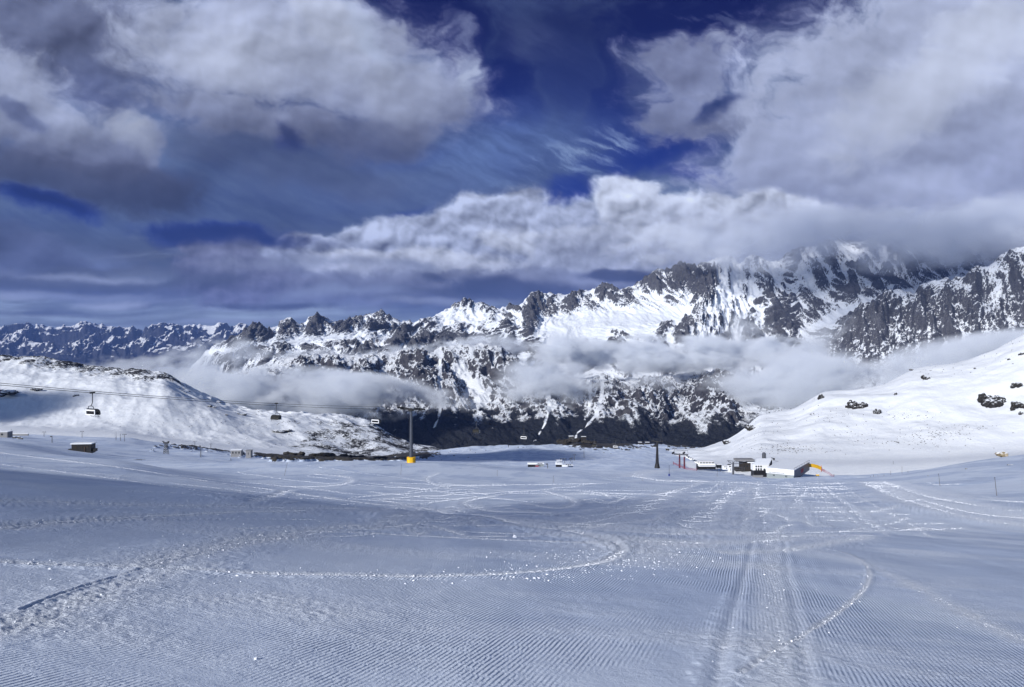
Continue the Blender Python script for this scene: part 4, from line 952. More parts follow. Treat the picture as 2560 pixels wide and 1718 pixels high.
def make_chair():
    t = thing('lift_chair', 'x', 'lift chair', (0, 0, 0), 0, 'bubble chairs hanging on the chairlift')
    w = 1.22
    m = MB(); m.box((0, 0, .05), (.34, .95, .3)); m.build('grip', M['black'], t, .04)
    m = MB(); m.path([(0, 0, 0), (0, 0, -1.7), (0, -.12, -2.1), (0, -.3, -2.35)], .085, 8); m.path([(-w * .62, -.3, -2.75), (-w * .45, -.3, -2.42), (w * .45, -.3, -2.42), (w * .62, -.3, -2.75)], .07, 8)
    m.path([(-w * .62, -.3, -2.75), (-w * .62, -.35, -3.1)], .06); m.path([(w * .62, -.3, -2.75), (w * .62, -.35, -3.1)], .06); m.build('hanger', M['steel'], t)
    for i in range(4):
        x = -w + (i + .5) * 2 * w / 4
        m = MB(); m.box((x, .02, -3.98), (2 * w / 4 - .05, .5, .1)); s_ = m.build('seat', M['black'], t, .02)
        m = MB(); m.box((x, -.30, -3.62), (2 * w / 4 - .05, .09, .66), 0, .12); m.build('backrest', M['black'], t, .02)
    m = MB()
    for z, hh in ((-3.2, .26), (-4.02, .20)): m.box((0, -.42, z), (2 * w + .2, .10, hh))
    for x in (-w - .02, w + .02): m.box((x, -.42, -3.6), (.20, .10, .95))
    m.build('back_shell', M['white'], t, .03)
    # bubble: a bowed dark shield in front
    bm = bmesh.new(); pr = [(-.38, -3.02), (-.1, -2.88), (.25, -2.95), (.55, -3.2), (.72, -3.55), (.74, -3.9), (.66, -4.1)]
    rows = [[bm.verts.new((x, y, z)) for (y, z) in pr] for x in (-w - .08, -w * .5, w * .5, w + .08)]
    for a, b in zip(rows[:-1], rows[1:]):
        for k in range(len(pr) - 1): bm.faces.new((a[k], b[k], b[k + 1], a[k + 1]))
    for r in (rows[0], rows[-1]): bm.faces.new(r)
    me = bpy.data.meshes.new('bubble'); bm.to_mesh(me); bm.free(); me.materials.append(M['bubble']); o = bpy.data.objects.new('bubble', me); COL.objects.link(o); o.parent = t
    m = MB(); m.path([(-w, .1, -4.0), (-w, .55, -4.35), (w, .55, -4.35), (w, .1, -4.0)], .035, 6)
    for k in range(5): m.path([(-w * .8 + k * w * .4, .55, -4.35), (-w * .8 + k * w * .4, .62, -4.62)], .028, 6)
    m.build('footrest', M['steel'], t)
    return t
def rope_Y(u, side):
    k = (u - CX) / F; a0 = P1.x + side * LP.x; y0 = 240 + side * LP.y; m_ = LD.x / LD.y
    return (a0 - m_ * y0) / (k - m_) - side * LP.y
CH = [(231, 3.2, 1, 'bubble chair hanging over the shaded snow slope beside the rocks, largest of all'),
      (691, -3.2, 0, 'dark fronted bubble chair in front of the valley mist, second along the rope'),
      (940, 3.2, 1, 'white backed bubble chair just short of the pylon with the yellow pad'),
      (1191, -3.2, 0, 'dark bubble chair over the black valley just beyond the pylon with the yellow pad'),
      (1310, 3.2, 1, 'white backed bubble chair in front of the black forest'),
      (1486, -3.2, 0, 'dark bubble chair over the crest beside the rocky knoll'),
      (1539, 3.2, 1, 'small white backed chair between the rocky knoll and the dark tapered pylon'),
      (1669, -3.2, 0, 'dark bubble chair between the dark tapered pylon and the red portal')]
CH = [(rope_Y(u, s_), s_, b_, l_) for u, s_, b_, l_ in CH]
first = None
for Y, side, back, lab in CH:
    p = line_pt(Y, side); rz = LA + (0 if back else math.pi)
    if first is None: first = make_chair(); first.location = p; first.rotation_euler = (0, 0, rz); first['label'] = lab
    else: dup(first, p, rz, lab)
# red twin portal at the station mouth
pa, pb = px(1699, 1168, 690), px(1711, 1172, 670)
t = thing('station_portal', 'twin dark red columns carrying the rope wheels before the lift station', 'portal', pa, 0)
for p in (pa, pb):
    q = p - pa; m = MB(); m.tube((q.x, q.y, -2), (q.x, q.y, px(1700, 1134, 690).z - pa.z), .85, .72, 14); m.build('column', M['red'], t)
q = pb - pa; hz_ = px(1700, 1133, 690).z - pa.z
m = MB(); m.box((q.x / 2 - 1, q.y / 2, hz_ + .3), (13, 1.2, 1.2), -.4); m.build('crossbeam', M['steel'], t, .1)
for sx in (-6.0, 4.0):
    m = MB(); m.box((sx, 0, hz_ - .2), (.8, 7, .8), -.4)
    for k in range(6): m.tube((sx - .6 + (k - 2.5) * .5, (k - 2.5) * 1.2, hz_ + .2), (sx + .6 + (k - 2.5) * .5, (k - 2.5) * 1.2, hz_ + .2), .7, .7, 10)
    m.build('sheave_train', M['black'], t)
m = MB(); m.path([(-5, 0, hz_ + .8), (-5, 0, hz_ + 3), (7, -3, hz_ + 2.6), (7, -3, hz_ + .8)], .16); m.path([(-5, 0, hz_ + 3), (-5, 0, hz_ + 4.6)], .14); m.path([(-6.2, 0, hz_ + 4.6), (-3.8, 0, hz_ + 4.6)], .14); m.build('lifting_frame', M['steel'], t)
# lift station: sloping canopy that runs into a rounded body
so_ = px(1762, 1176, 690)
t = thing('lift_station', 'white rounded lift station with a sloping canopy and a band of dark windows', 'lift station', so_, 0)
def loc(u, v, Y): return px(u, v, Y) - so_
m = MB()
A0, A1 = loc(1713, 1140.5, 700), loc(1746, 1158.5, 690)
sec = [Vector((0, -3.2, -.9)), Vector((0, -3.2, .35)), Vector((0, -2.2, 1.5)), Vector((0, 2.2, 1.5)), Vector((0, 3.2, .35)), Vector((0, 3.2, -.9))]
m.prism([A0 + p for p in sec], None, A1 - A0); m.build('canopy', M['white'], t, .12)
m = MB()
for k in range(7):
    f = (k + .5) / 7; c = A0 + (A1 - A0) * f + Vector((0, -3.0, 1.05)); m.box(c, (1.45, .5, .62), 0, .7)
cw = m.build('canopy_window', M['glass'], t)
def rbox(name, c, d, mat, bev, par=t):
    m = MB(); m.box(c, d); return m.build(name, mat, par, bev)
bc = loc(1765, 1160, 690)
rbox('body', bc + Vector((0, 0, -.4)), (16.0, 9.5, 3.3), M['white'], 1.1)
rbox('roof', bc + Vector((-.3, 0, 1.75)), (13.6, 7.4, 2.0), M['white'], .8)
m = MB()
for k in range(5): m.box(bc + Vector((-5.6 + k * 2.7, -3.75, 1.55)), (2.1, .4, 1.15))
m.box(bc + Vector((6.7, 0, 1.5)), (.3, 5, 1.1)); m.build('window', M['glass'], t, .05)
m = MB(); m.box(bc + Vector((0, -4.82, -.75)), (15.0, .12, .25)); m.build('blue_stripe', M['blue'], t)
m = MB(); m.box(bc + Vector((-.6, .5, -3.3)), (15.5, 7, 2.7)); m.build('dark_underside', M['black'], t, .3)  # black block under the body, forming its dark underside
for sx in (-8.2, 8.2): m = MB(); m.box(bc + Vector((sx, 0, -2.5)), (1.1, 3.4, 5.2)); m.build('support', M['steel'], t, .05)
# control cabin, posts and boxes at the station
def place(u, v, Y): return px(u, v, Y)
def gplace(u, v, ymin=2, ymax=1800): return on_ground(u, v, ymin, ymax)
c0 = place(1797, 1170, 690); t = thing('control_cabin', 'small black control cabin beside the rounded lift station', 'cabin', c0)
m = MB(); m.box((0, 0, 1.7), (4.2, 3.6, 3.0)); m.build('wall', M['black'], t, .08)
m = MB(); m.box((0, 0, 3.4), (4.8, 4.2, .35)); m.build('roof', M['snowcap'], t, .1)
m = MB(); m.box((-.2, -1.84, 2.1), (3.0, .1, 1.1)); m.build('window', M['glass'], t)
m = MB(); 
m.path([(-1.6, 0, -3.5), (-1.6, 0, .1), (1.6, 0, .1), (1.6, 0, -3.5)], .25)
m.build('support_frame', M['steel'], t)
c0 = place(1833, 1184, 640); t = thing('guide_post', 'stout dark post with a long lattice arm before the timber hut', 'lift post', c0)
m = MB(); m.tube((0, 0, -2), (0, 0, 9.8), .9, .75, 12); m.build('column', M['steel'], t)
m = MB(); m.path([(-5, 0, 11.2), (9.5, 3, 9.8)], .22); m.path([(-5, 0, 11.2), (-1, 0, 8.4), (9.5, 3, 8.2)], .22)
for k in range(8): m.path([(-5 + k * 1.9, k * .38, 11.2 - k * .17), (-3.2 + k * 1.8, k * .38, 8.9)], .12)
m.build('arm', M['steel'], t)
m = MB(); m.tube((-3.5, 0, 7.4), (-3.5, 0, 8.0), 1.6, 1.6, 16); m.build('return_wheel', M['black'], t)
for (u, v, w, h, lab) in [(1813, 1174, 5.0, 3.4, 'white equipment cabinet under the black control cabin'), (1824, 1180, 3.0, 6.6, 'tall white cabinet against the stout dark post')]:
    c0 = place(u, v, 655); t = thing('equipment_cabinet', lab, 'cabinet', c0, 0, 'cabinets at the lift station')
    m = MB(); m.box((0, 0, h / 2), (w, 2.4, h)); m.build('case', M['white'], t, .08)
    m = MB(); m.box((0, -1.23, h * .75), (w * .6, .08, h * .14)); m.build('vent', M['black'], t)
    m = MB(); m.box((w * .2, -1.23, h * .35), (w * .14, .08, h * .3)); m.build('hatch', M['black'], t)
# dark timber building
c0 = place(1866, 1176, 690); t = thing('timber_building', 'dark timber building with a snowy flat roof and chimney boxes', 'building', c0)
m = MB(); m.box((0, 0, 3.5), (11.5, 8, 8)); m.box((-7, 1, 1.2), (7, 5, 3.4)); m.build('wall', M['wood'], t, .1)
m = MB(); m.box((-2.2, 0, 10.0), (17, 9.5, 1.6)); m.build('roof', M['concrete'], t, .15)
m = MB(); m.box((4.5, -1, 7.8), (9, 6, 1.0)); m.build('roof_snow', M['snowcap'], t, .3)
m = MB(); m.path([(-12, -3, 3.6), (-3, -5, 2.8)], .2); m.path([(-12, -3, 1.2), (-3, -5, .8)], .2)
for k in range(5): m.path([(-12 + k * 2.2, -3 - k * .45, 1.1), (-12 + k * 2.2, -3 - k * .45, 3.7)], .12)
m.build('railing', M['steel'], t)
for k in range(3): m = MB(); m.box((-3.2 + k * 2.8, -4.03, 4.4), (1.2, .1, 1.5)); m.build('window', M['glass'], t)
# white building with round windows on a dark base
c0 = place(1898, 1190, 625); t = thing('round_window_house', 'white house with round windows on a dark timber base', 'building', c0)
m = MB(); m.box((.5, 0, 7.6), (13, 8, 5.4)); w_ = m.build('wall', M['white'], t, .3)
m = MB(); m.box((-.2, -.6, 2.6), (11.5, 8, 5.6)); m.build('base', M['black'], t, .1)
for k in range(3):
    m = MB(); m.tube((-3.8 + k * 2.0, -4.15, 8.6), (-3.8 + k * 2.0, -3.9, 8.6), .72, .72, 20); m.build('round_window', M['glass'], t)
m = MB(); m.tube((3.1, -4.15, 5.9), (3.1, -3.9, 5.9), .9, .9, 20); m.build('round_window', M['glass'], t)
for k in range(3): m = MB(); m.box((-3.8 + k * 2.0, -4.06, 6.2), (1.2, .12, 1.9)); m.build('door', M['glass'], t, .03)
m = MB(); m.prism([(-6.6, -4.6, 10.2), (6.9, -4.6, 10.2), (13.5, 8, 13.0), (1.0, 8, 13.0)], None, (0, 0, .6)); m.build('roof', M['snowcap'], t, .1)
m = MB(); m.prism([(6.95, -4.4, 9.9), (13.5, 7.9, 12.9), (13.5, 7.9, 9.0), (6.95, -4.4, 5.5)], None, (.3, 0, 0)); m.build('side_wall', M['wood'], t)
for k in range(3): m = MB(); m.box((7.3 + k * 1.7, -3.6 + k * 3.2, 8.2 + k * .9), (.25, 1.3, 1.3)); m.build('side_window', M['snowcap'], t)
m = MB(); m.box((-3, -5.2, .6), (8.5, 2.0, 2.0)); m.build('terrace', M['concrete'], t, .1)
c0 = place(1910, 1148, 700); t = thing('silo_tower', 'short dark round tower with a snowy annex behind the white house', 'tower', c0)
m = MB(); m.tube((0, 0, -3), (0, 0, 5.2), 1.8, 1.8, 20); m.tube((0, 0, 5.2), (0, 0, 6.3), 1.8, 1.1, 20); m.build('tower_body', M['steel'], t)
m = MB(); m.box((4.4, 0, -.8), (6.5, 4.6, 3.4)); m.build('annex', M['snowcap'], t, .8)
m = MB(); m.tube((7.6, 0, -.6), (7.6, 0, 1.4), .8, .8, 12); m.tube((9.4, 0, -.8), (9.4, 0, 1.0), .8, .8, 12); m.build('vent_pipe', M['black'], t)
m = MB(); m.path([(9, 0, -1.2), (14, 0, -2.6), (17, 0, -3.8)], .14); m.build('handrail', M['steel'], t)
# long hall
H0 = place(1917, 1197, 604); H1 = place(1984, 1201, 592)
dx = (H1 - H0); dx.z = 0; L_ = dx.length; hang = math.atan2(dx.y, dx.x)
t = thing('long_hall', 'long low hall with a white fascia, pale wall and snow covered roof', 'building', (H0.x, H0.y, H1.z - .5), hang)
DP = 52.0
sk = .32   # the hall is deeper than wide and stands square to its front
m = MB(); m.box((L_ / 2, 6.5, 3.5), (L_, 13, 8.2)); m.build('wall', M['wall'], t)
m = MB(); m.prism([(L_ + .02, 0, -.6), (L_ + .02, DP, 1.5), (L_ + .02, DP, 8.0), (L_ + .02, 0, 8.2)], None, (.3, 0, 0)); m.build('side_wall', M['blue'], t)
m = MB(); m.prism([(-.3, -.2, 8.25), (L_ + .4, -.2, 8.25), (L_ + .4, DP, 8.15), (-.3, DP, 8.15)], None, (0, 0, .5)); m.build('roof', M['snowcap'], t)
m = MB(); m.prism([(-.5, -.75, 4.4), (L_ + .5, -.75, 4.4), (L_ + .5, -.35, 8.6 - .2), (-.5, -.35, 8.4)], None, (0, .5, 0)); f_ = m.build('fascia', flat('fascia_white', (.62, .64, .67), .5, var=.04), t)
m = MB(); rl = random.Random(5)
x = 2.0
for k in range(30):
    w = rl.uniform(.22, .38)
    if k not in (5, 13, 22, 25): m.box((x, -.80, 5.35), (w, .05, rl.uniform(.3, .42)))
    x += w + .12
m.box((x / 2 + .9, -.785, 5.2), (x - 2.2, .03, .05)); m.build('lettering', M['steel'], f_)
for sx in (5.2, 6.1, 14.9, 15.8):
    m = MB(); m.box((sx, -.06, 3.0), (.5, .14, 1.3)); m.build('window', M['glass'], t)
m = MB(); m.box((L_ - 1.3, -.9, .9), (2.8, 1.4, 1.9)); m.build('corner_pad', M['yellow'], t, .1)
m = MB(); m.box((L_ + .42, 26, 4.6), (.2, 8, 3.0), 0, .02); m.build('red_door', M['net'], t)
m = MB(); m.path([(L_ + .3, 0, 10.0), (L_ + .3, DP, 10.0)], .12)
for k in range(7): m.path([(L_ + .3, k * DP / 6, 8.5), (L_ + .3, k * DP / 6, 10.0)], .09)
m.build('edge_railing', M['steel'], t)
# yellow padded barrier, red net, small yellow sign
def strip(name, lab, cat, pts, h, mat, posts, group=None, mesh=False):
    o0 = Vector(pts[0]); t = thing(name, lab, cat, o0, 0, group)
    m = MB()
    for a, b in zip(pts[:-1], pts[1:]):
        a, b = Vector(a) - o0, Vector(b) - o0
        if not mesh:
            d = b - a; nrm = Vector((-d.y, d.x, 0)).normalized() * .18
            A = [m.bm.verts.new(p) for p in (a + nrm, b + nrm, b + nrm + Vector((0, 0, h)), a + nrm + Vector((0, 0, h)), a - nrm, b - nrm, b - nrm + Vector((0, 0, h)), a - nrm + Vector((0, 0, h)))]
            for f in ((0, 1, 2, 3), (7, 6, 5, 4), (3, 2, 6, 7), (4, 5, 1, 0), (0, 3, 7, 4), (1, 5, 6, 2)): m.bm.faces.new([A[i] for i in f])
        else:
            k = max(3, int((b - a).length / .9))
            for j in range(k): p = a + (b - a) * (j / k); m.tube(p, p + Vector((0, 0, h)), .045, .045, 4)
            for z in np.linspace(.1, h, 5): m.tube(a + Vector((0, 0, z)), b + Vector((0, 0, z)), .045, .045, 4)
    m.build('padding' if not mesh else 'netting', mat, t)
    m = MB()
    for i in posts: p = Vector(pts[i]) - o0; m.tube(p - Vector((0, 0, 1)), p + Vector((0, 0, h + 1.2)), .2, .2, 8)
    m.build('post', M['orange'] if not mesh else M['red'], t); return t
strip('safety_barrier', 'yellow padded barrier curving away from the corner of the hall', 'barrier', [px(2022, 1168, 640), px(2033, 1168.5, 632), px(2044, 1171.5, 622), px(2053, 1176, 612)], 2.9, M['yellow'], [3])
strip('safety_net', 'red safety net sloping down from the end of the yellow barrier', 'net', [px(2054, 1177, 610), px(2062, 1181, 596), px(2074, 1188, 588), px(2085, 1196, 580)], 2.0, M['net'], [0, 3], mesh=True)
strip('safety_net', 'red safety net around the twin red columns', 'net', [px(1683, 1160, 705), px(1697, 1166, 680), px(1716, 1174, 655), px(1742, 1177, 650)], 1.6, M['net'], [0, 3], mesh=True)
c0 = px(2044, 1192, 575); t = thing('direction_sign', 'small yellow sign board on the snow between hall and red net', 'sign', c0)
m = MB(); m.box((0, 0, 1.3), (2.6, .12, .8)); m.build('board', M['yellow'], t)
for sx in (-1, 1): m = MB(); m.tube((sx, .1, -.8), (sx, .1, 1.6), .07); m.build('post', M['steel'], t)
# T-bar pylons, masts and marker poles
def tpole(u, v, h_px, wpx, lab, Y=None, thick=1.0, name='ski_lift_mast', arm=True):
    p = px(u, v, Y) if Y else gplace(u, v); s = p.y / F; h = h_px * s
    t = thing(name, lab, 'lift mast', p, 0, 'T-shaped masts of the drag lifts')
    m = MB(); m.tube((0, 0, -1.5), (0, 0, h), .22 * thick * max(1, p.y / 600), .16 * thick * max(1, p.y / 600), 8); m.build('mast', M['steel'], t)
    m = MB(); w = wpx * s; m.box((0, 0, h), (w, .35, .3)); m.build('crossarm', M['steel'], t)
    m = MB()
    for sx in (-.5, .5): m.tube((sx * w, -.3, h - .25), (sx * w, .3, h - .25), .35, .35, 8)
    m.build('rope_wheel', M['black'], t)
TP = [(110, 1091, 11, 7, 'T-shaped lift mast on the shaded slope beside the flat roofed building', 900), (205, 1091, 12, 8, 'T-shaped lift mast on the snow bump above the black hut', 900), (311, 1103, 17, 8, 'slightly leaning T-shaped lift mast by the two snow lances', 760),
      (487, 1113, 10, 6, 'T-shaped mast on the sunlit flat behind the lattice tower', 1000), (527, 1119, 9, 6, 'lower T-shaped mast between the lattice tower and the grey huts', 950),
      (1350, 1172, 13, 10, 'T-shaped mast in front of the lower station roof', 580), (1405, 1160, 13, 8, 'T-shaped mast rising behind the stacked station roofs', 640), (1412, 1156, 9, 7, 'short T-shaped mast in the middle of the drag lift line', 700),
      (1430, 1156, 11, 6, 'slim T-shaped mast nearer the twin rope masts', 690), (1421, 1171, 10, 11, 'broad T-shaped mast before the striped lower station', 590), (1436, 1150, 13, 7, 'twin armed mast highest in the drag lift line', 760),
      (1426, 1153, 6, 6, 'smallest T-shaped mast between the drag lift masts', 730), (1395, 1168, 10, 12, 'broad low T-shaped mast over the yellow box', 600)]
for u, v, h, w, lab, Y in TP: tpole(u, v, h, w, lab, Y)
for u, v, h, lab in [(130, 1112, 22, 'tall slim steel mast on the snow between the flat building and the black hut'), (1369, 1179, 20, 'plain dark mast standing alone on the snow between the lower stations'), (502, 1136, 22, 'grey mast with a lamp box behind the lattice tower')]:
    p = px(u, v, 480); t = thing('steel_mast', lab, 'mast', p)
    m = MB(); m.tube((0, 0, -2), (0, 0, h * 480 / F), .28, .2, 8); m.build('shaft', M['steel'], t)
    m = MB(); m.box((-.6, 0, h * 480 / F - .4), (1.2, .5, .7)); m.build('lamp_box', M['steel'], t)
for k, (u, v, h, lab) in enumerate([(290, 1096, 16, 'snow making lance, first of the two by the leaning T-shaped mast'), (301, 1098, 14, 'snow making lance closest to the leaning T-shaped mast'), (1460, 1141, 26, 'thin lance at the foot of the stepped path to the knoll'), (28, 1093, 20, 'lattice antenna mast by the flat roofed building'), (1271, 1114, 12, 'small lattice mast on the crest before the black valley')]):
    p = px(u, v, 800); s = 800 / F; t = thing('snow_lance' if k < 3 else 'antenna_mast', lab, 'mast', p)
    m = MB(); m.tube((0, 0, -2), (0, 0, h * s), .3, .12, 8); m.build('shaft', M['steel'], t)
    m = MB(); m.box((0, 0, h * s * .15), (1.2, .8, h * s * .3) if k > 2 else (.5, .5, 1.5)); m.build('base_unit', M['steel'], t)
# lattice tower
p = px(415, 1134, 520); s = 520 / F; hh = 26 * s; t = thing('lattice_tower', 'four legged steel lattice tower with a wide wheel head', 'lift tower', p)
for sx in (-1, 1):
    for sy in (-1, 1): m = MB(); m.tube((sx * 5 * s, sy * 1.2, -1), (sx * 2.5 * s, sy * .6, hh), .2, .16, 6); m.build('leg', M['steel'], t)
m = MB()
for k in range(5):
    z0, z1 = k * hh / 5, (k + 1) * hh / 5; w0 = (5 - 2.5 * k / 5) * s; w1 = (5 - 2.5 * (k + 1) / 5) * s
    for sy in (-1, 1): m.path([(-w0, sy, z0), (w1, sy * .8, z1)], .09); m.path([(w0, sy, z0), (-w1, sy * .8, z1)], .09)
    m.path([(-w1, -.9, z1), (w1, -.9, z1), (w1, .9, z1), (-w1, .9, z1), (-w1, -.9, z1)], .07)
m.build('bracing', M['steel'], t)
m = MB(); m.box((0, 0, hh + .2), (14 * s, 1.2, .8)); m.box((6 * s, 0, hh + 1), (4 * s, 1, .6)); m.box((-7 * s, 0, hh + 1.2), (5 * s, .8, .5)); m.build('wheel_head', M['black'], t, .05)
# huts
def hut(u, v, Y, w, h, d, lab, mat, rz=0, roofm='snowcap', name='hut', roof_h=.4, win=2, cat='hut'):
    p = px(u, v, Y); t = thing(name, lab, cat, p, rz)
    m = MB(); m.box((0, 0, h / 2 - .5), (w, d, h + 1)); m.build('wall', mat, t, .05)
    m = MB(); m.box((0, 0, h + roof_h / 2), (w + .8, d + .8, roof_h)); m.build('roof', M[roofm], t, .08)
    for k in range(win):
        m = MB(); m.box((-w / 2 + (k + .7) * w / (win + .4), -d / 2 - .03, h * .55), (w * .12, .1, h * .35)); m.build('window', M['glass'] if mat != M['black'] else M['wood'], t)
    return t
t = hut(209, 1127, 330, 8.2, 3.2, 4.5, 'flat roofed black timber hut beyond the near snow shoulder', M['black'], .12, win=3)
m = MB(); m.tube((1.5, -2.6, -1.6), (1.5, -2.6, 2.2), .1); m.build('warning_post', M['rust'], t)
m = MB(); m.box((-5, -.5, .3), (1.8, 2.5, 1.4)); m.box((5.0, -.6, .4), (1.4, 2.2, 1.2)); m.build('side_bin', M['black'], t, .05)
hut(592, 1138, 560, 7.6, 4.0, 5, 'grey slatted hut half sunk in shaded snow', M['concrete'], .1, win=3)
hut(623, 1141, 540, 3.6, 4.2, 4, 'narrow grey hut with an overhanging roof next to the slatted hut', M['concrete'], 0, roofm='concrete', win=1)
hut(2, 1092, 640, 15, 4.4, 8, 'flat roofed grey building cut off by the picture edge', M['concrete'], .1, name='flat_building', win=2, cat='building')
c0 = px(50, 1089, 660); t = thing('snow_wall', 'long white wall beside the lattice antenna mast', 'wall', c0); m = MB(); m.box((0, 0, .7), (15, 1.2, 1.6)); m.build('panel', M['concrete'], t, .2)
m = MB(); m.box((0, 0, 1.6), (15.4, 1.5, .3)); m.build('capping', M['snowcap'], t)
for k, (u, v, w) in enumerate([(36, 1095, 8), (47, 1095, 7), (52, 1098, 9), (44, 1100, 6)]):
    p = px(u, v, 620); s = 620 / F; t = thing('stored_crate', ['dark crate lying nearest the antenna mast', 'dark crate in the middle of the snowy yard', 'long dark crate at the outer end of the yard', 'small dark crate in front of the others in the yard'][k], 'crate', p, .1 * k, 'crates stored in the snow')
    m = MB(); m.box((0, 0, .3), (w * s, 1.5, 1.1)); m.build('crate_body', M['black'], t, .05); m = MB(); m.box((0, 0, .95), (w * s * .8, 1.2, .2)); m.build('lid', M['snowcap'], t, .03)
# lower drag lift stations
t = hut(1329, 1168, 600, 6.0, 2.6, 5, 'dark hut with a tall snowy hood at the lower drag lift station', M['black'], 0, win=1, roof_h=1.0)
t = hut(1347, 1166, 615, 8.0, 2.2, 5, 'low white roofed shed with red fittings beside the dark hooded hut', M['wall'], 0, win=1, roof_h=.8)
m = MB(); m.box((-2, -2.6, .5), (3.4, .3, 1.3)); m.build('red_panel', M['net'], t)
t = hut(1397, 1172, 585, 4.6, 3.6, 4, 'dark machine hut with stacked snowy roof slabs', M['black'], 0, win=1, roof_h=.9)
m = MB(); m.box((0, 0, 5.4), (5, 4, .35)); m.box((.4, 0, 6.8), (4.4, 3.6, .3)); m.build('roof_slab', M['snowcap'], t, .1)
m = MB(); m.tube((1.4, -1, 3.4), (1.4, -1, 8), .2); m.tube((-1.4, 1, 3.4), (-1.4, 1, 7.4), .2); m.build('strut', M['steel'], t)
t = hut(1418, 1172, 600, 9.0, 2.0, 4, 'long snow roofed shed with a red striped front', M['wall'], 0, win=1, roof_h=1.2)
m = MB()
for k in range(5): m.box((-2.2 + k * .95, -2.1, .2), (.5, .2, 1.0))
m.build('red_stripe', M['net'], t)
p = px(1389, 1176, 575); t = thing('yellow_box', 'small yellow box standing before the dark machine hut', 'box', p); m = MB(); m.box((0, 0, .9), (1.3, 1.1, 2.6)); m.build('case', M['yellow'], t, .05); m = MB(); m.box((0, 0, 2.3), (1.5, 1.3, .25)); m.build('lid', M['steel'], t)
t = hut(1428, 1098, 1290, 7, 5.0, 6, 'little stone refuge on the rocky knoll', M['stone'], .2, name='refuge_house', win=2, roof_h=1.0, cat='house')
for k, (u, v, w) in enumerate([(1459, 1096, 8), (1487, 1110, 0), (1600, 1110, 6), (1618, 1110, 7)]):
    if w:
        hut(u, v, 1300, w, 3, 5, ['grey shed on the crest beside the stone refuge', '', 'dark shed on the far crest behind the tapered pylon, the first one', 'dark shed on the far crest closest to the tapered pylon'][k], M['wood'], 0, win=1)
# piste marker poles: thin, slightly leaning, some with a coloured collar
def marker(u0, v0_, u1, v1, lab, mat='pole', r=.028, Y=None, collar=None):
    p = px(u0, v0_, Y) if Y else gplace(u0, v0_); s = p.y / F
    t = thing('marker_pole', lab, 'marker pole', p, 0, 'piste marker poles')
    top = Vector(((u1 - u0) * s, 0, (v0_ - v1) * s)); r = max(r, .45 * s)
    m = MB(); m.tube(-top * .15, top, r, r * .75, 8); m.build('rod', M[mat], t)
    m = MB(); m.tube(top * .97, top * 1.0, r * 1.5, r * 1.5, 8); m.build('cap', M[collar or 'black'], t)
    return t
MK = [(711, 1190, 718, 1158, 'leaning marker pole on the flat piste between the huts and the yellow padded pylon'), (1002, 1188, 1003.5, 1162, 'upright marker pole just before the yellow foot pad of the pylon'),
      (1243, 1191, 1243, 1176, 'short marker pole on the open piste past the yellow padded pylon'), (1384, 1207, 1384, 1190, 'marker pole on the piste in front of the plain dark mast'),
      (2492, 1240, 2487, 1194, 'tallest marker pole on the snow bank, nearest of all'), (2350, 1216, 2346.5, 1185, 'marker pole halfway up the snow bank, second nearest'),
      (1607, 1203, 1607, 1196, 'tiny marker pole by the bright looping track'), (1793, 1192, 1793, 1180, 'thin marker pole under the lift station')]
for q in MK: marker(*q)
for u, v0_, v1, lab in [(2255, 1199.5, 1167, 'tallest pole of the row along the edge behind the break'), (2227, 1199.5, 1177, 'second tallest pole of the row along the edge behind the break'), (2210, 1199.5, 1187, 'stubby pole in the middle of the row along the edge'), (2195, 1199.5, 1188, 'pole third from the hall in the row along the edge'),
                        (2184, 1199.5, 1187, 'pole second from the hall in the row along the edge'), (2177, 1199.5, 1190, 'pole closest to the hall in the row along the edge'), (2270, 1193, 1178, 'faint pole standing behind the tallest one of the row'), (2310, 1190, 1176, 'faint pole at the end of the row towards the dark boulders'), (2233, 1160, 1153, 'tiny pole far out on the flat under the stony slope')]:
    marker(u, v0_, u, v1, lab, Y=330)
p = px(1673, 1196, 300); s = 300 / F; t = thing('padded_post', 'thin post with a thick blue foot pad by the bright looping track', 'post', p)
m = MB(); m.tube((0, 0, -.5), (0, 0, 33 * s), .1, .07, 8); m.build('rod', M['steel'], t); m = MB(); m.tube((0, 0, -.5), (0, 0, 11 * s), .33, .33, 14); m.build('foot_pad', M['blpad'], t, .03)
p = on_fan(HILL_R, 2100, 974); s = p.y / F; t = thing('summit_marker', 'tiny dark cairn pole on the skyline of the stony slope', 'marker', p)
m = MB(); m.tube((0, 0, -2), (0, 0, 10 * s), .5, .3, 8); m.build('pole', M['steel'], t); m = MB(); m.box((0, 0, .6), (3, 3, 3.2), .4, 0, .4); m.build('cairn', M['stone'], t)
